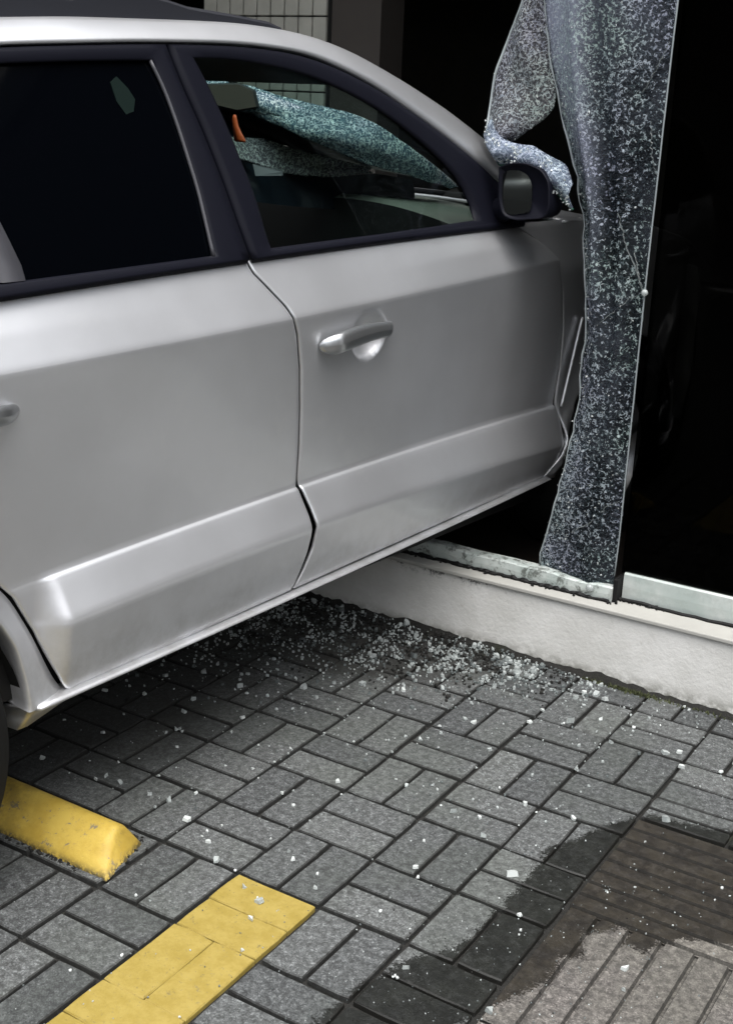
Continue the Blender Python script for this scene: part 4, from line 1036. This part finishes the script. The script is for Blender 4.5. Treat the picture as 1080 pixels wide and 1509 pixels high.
V, F = merge(dd); mk('dirt', V, F, M['sand'], None, loc=(0, 0, 0), label='dark grit gathered round the foot of the yellow wheel stop', cat='grit', kind='stuff')

# ------------------------------------------------------------------ broken glass on the ground
BIG = [(-.622, -.32, 6), (.069, -.086, 8), (.263, .325, 8), (-.156, .066, 5), (-.568, .54, 5), (-.826, .148, 5), (-.68, -.218, 3), (-.442, .02, 4), (-.348, .492, 4), (-.118, .643, 8), (-.289, -.528, 5), (-.31, -.469, 6), (-.365, -.446, 3),
       (-.112, -.182, 4), (-.368, -.287, 3), (-.05, .014, 5), (-.033, .192, 5), (.151, .631, 6), (.086, .202, 4), (.379, -.238, 6), (.221, -.49, 6), (.037, -.475, 4), (-.47, -.407, 5), (-.53, -.361, 4), (-.678, .506, 6), (-.945, .29, 7),
       (-.993, .151, 4), (-.966, .082, 5), (-.917, .002, 3), (-.934, -.034, 4), (-.71, -.277, 4), (-.854, -.288, 5), (-.903, -.284, 4), (-.911, -.31, 4), (-1.085, -.309, 4), (-.321, .484, 5), (-.388, .323, 3), (-.201, .577, 4), (-.37, .337, 4), (-.153, .829, 6), (-.12, .835, 7), (-.09, .83, 6),
       (-.054, .705, 5), (.211, .585, 5), (.181, .653, 5), (-.243, -.365, 3), (-1.08, .30, 6), (-1.15, .22, 5), (-1.12, .10, 4), (-1.22, .05, 5), (-.60, .20, 4), (-.52, -.10, 3), (-.30, .10, 3), (.0, .42, 4), (.02, .60, 4), (-.22, .38, 4), (.30, .62, 3)]
shapes = []
for k in range(10):
    V, F = crumb_vf((0, 0, 0), 1.0, .45, 7); me = bpy.data.meshes.new('glass_fragment'); me.from_pydata(V, [], F); me.materials.append(M['frag'] if k % 3 else M['crumb']); me.update(); shapes.append(me)
def on_stop(x, y): return -1.42 < x < -.62 and -.60 < y < -.435
def frag(x, y, r, label, group, z=.0005):
    o = bpy.data.objects.new('glass_fragment', random.choice(shapes)); COL.objects.link(o)
    o.location = (x, y, z); o.scale = (r, r, r); o.rotation_euler = (rng.normal(0, .12), rng.normal(0, .12), rng.uniform(0, 6.3))
    meta(o, label, 'glass fragment', group)
def where(x, y, r=.003):
    sz = 'larger' if r > .006 else 'small' if r > .0034 else 'tiny'
    if y > .62:
        if x < -.75: return sz + ' glass fragment by the wall foot, deep in the shade below the door gap', 'glass fragments near the wall'
        if x < -.38: return sz + ' glass fragment by the wall foot, in the thick of the white heap', 'glass fragments near the wall'
        if x < -.10: return sz + ' glass fragment by the wall foot below the hanging shattered sheet', 'glass fragments near the wall'
        return sz + ' glass fragment by the bare wall foot right of the heap', 'glass fragments near the wall'
    if -.41 < x < -.205 and y < -.41: return sz + ' glass fragment lying on the yellow painted line', 'glass fragments on the yellow line'
    if x > .2 and y < .30:
        return sz + (' glass fragment on the wet reddish grooved tile' if y > -.1 else ' glass fragment on the dry pinkish grooved tiles'), 'glass fragments on the grooved tiles'
    if x < -.62:
        if y < -.15: return sz + ' glass fragment behind the yellow wheel stop in the shade of the car', 'glass fragments under the car'
        if y < .2: return sz + ' glass fragment on the dark pavers below the rear door', 'glass fragments under the car'
        return sz + ' glass fragment on dark pavers between the rear door and the white heap', 'glass fragments under the car'
    if x < -.35:
        if y < -.41: return sz + ' glass fragment between the wheel stop and the yellow line', 'glass fragments on the open pavers'
        if y < 0: return sz + ' glass fragment on pavers above the end of the yellow line', 'glass fragments on the open pavers'
        if y < .3: return sz + ' glass fragment on the pavers in the middle of the picture', 'glass fragments on the open pavers'
        return sz + ' glass fragment on pavers just in front of the white heap', 'glass fragments on the open pavers'
    if y < -.41: return sz + ' glass fragment on pavers right of the yellow line', 'glass fragments on the open pavers'
    if y < 0: return sz + ' glass fragment on pavers between yellow line and wet stain', 'glass fragments on the open pavers'
    if y < .3: return sz + ' glass fragment on pavers behind the tip of the wet stain', 'glass fragments on the open pavers'
    return sz + ' glass fragment on the pavers between wall and wet stain', 'glass fragments on the open pavers'
cnt = 0
for x, y, r in BIG:
    rr_ = r * .0017 + .0018; l, g = where(x, y, rr_); frag(x, y, rr_, l, g); cnt += 1
while cnt < 300:
    t = rng.random()
    if t < .35: x, y = rng.uniform(-1.25, .45), .93 - abs(rng.normal(0, .22))
    elif t < .65: x, y = rng.uniform(-1.4, -.4), rng.uniform(-.35, .6)
    else: x, y = rng.uniform(-.7, .55), rng.uniform(-.95, .85)
    if y > .92 or on_stop(x, y): continue
    rr_ = abs(rng.normal(0, .0022)) + .0026; l, g = where(x, y, rr_); frag(x, y, rr_, l, g); cnt += 1
gr, gr2, dk = [], [], []
for _ in range(4300):
    x = rng.uniform(-1.75, -.12)
    wdt = np.interp(x, [-1.8, -1.2, -.9, -.55, -.3, -.1], [.24, .28, .24, .17, .12, .09])
    if rng.random() < .80 * float(sstep(x, -.50, -.12)): continue
    y = .925 - abs(rng.normal(0, 1)) * wdt
    if y < -.3: continue
    heap = .022 * math.exp(-((.925 - y) / .07) ** 2) * sstep(-x, .15, .5)
    r = .0022 + float(rng.gamma(1.6, .0013))
    z = float(heap * rng.random())
    cell = math.sin(x * 31) + math.sin(y * 47 + x * 20) + rng.normal(0, .8)
    (gr if cell > .1 else gr2 if cell > -1.0 else dk).append(crumb_vf((x, y, z), r, .6, 5))
for _ in range(450):
    x, y = rng.uniform(-.08, .45), rng.uniform(-.75, .05)
    (gr if rng.random() < .25 else gr2 if rng.random() < .5 else dk).append(crumb_vf((x, y, -.001), rng.uniform(.0010, .0024), .6, 5))
for _ in range(1000):
    x, y = rng.uniform(-1.6, .1), .93 - abs(rng.normal(0, .45))
    if y < -.4: continue
    (gr if rng.random() < .55 else gr2).append(crumb_vf((x, y, .0), .0014 + float(rng.gamma(1.5, .0008)), .6, 5))
for _ in range(900):
    x, y = rng.uniform(-1.6, .6), rng.uniform(-1.0, .9)
    if on_stop(x, y): continue
    (gr if rng.random() < .4 else gr2).append(crumb_vf((x, y, .0), rng.uniform(.0010, .0024), .6, 5))
for _ in range(900):
    x = rng.uniform(-1.6, -.45); y = .925 - abs(rng.normal(0, .10)); dk.append(crumb_vf((x, y, .018 * rng.random() * math.exp(-((.925 - y) / .08) ** 2)), rng.uniform(.003, .008), .5, 5))
for lst, nm, mt, lb in ((gr, 'glass_granules', 'crumb', 'white granules of broken safety glass heaped along the foot of the wall under the car'),
                        (gr2, 'glass_granules', 'crumb2', 'grey duller granules of broken glass mixed through the heap by the wall'), (dk, 'dark_grit', 'sand', 'dark grit and dirt mixed with the broken glass by the wall')):
    V, F = merge(lst); mk(nm, V, F, M[mt], None, loc=(0, 0, 0), label=lb, cat='broken glass' if mt != 'sand' else 'grit', kind='stuff')
# moss tuft at the wall foot
mo = []
moss = simple('dull_green_moss', (.05, .058, .022), .95)
for _ in range(420):
    x = rng.normal(-.045, .035) if rng.random() < .6 else rng.uniform(-.2, .25); y = .922 - abs(rng.normal(0, .007)); h = rng.uniform(.003, .012); w_ = .003; a = rng.uniform(0, 3.14)
    dx, dy = w_ * math.cos(a), w_ * math.sin(a); mo.append(([(x - dx, y - dy, 0), (x + dx, y + dy, 0), (x + rng.normal(0, .004), y + rng.normal(0, .004), h)], [(0, 1, 2)]))
V, F = merge(mo); mk('moss', V, F, moss, None, loc=(0, 0, 0), label='dull green moss tufts at the foot of the plaster wall', cat='moss', kind='stuff')
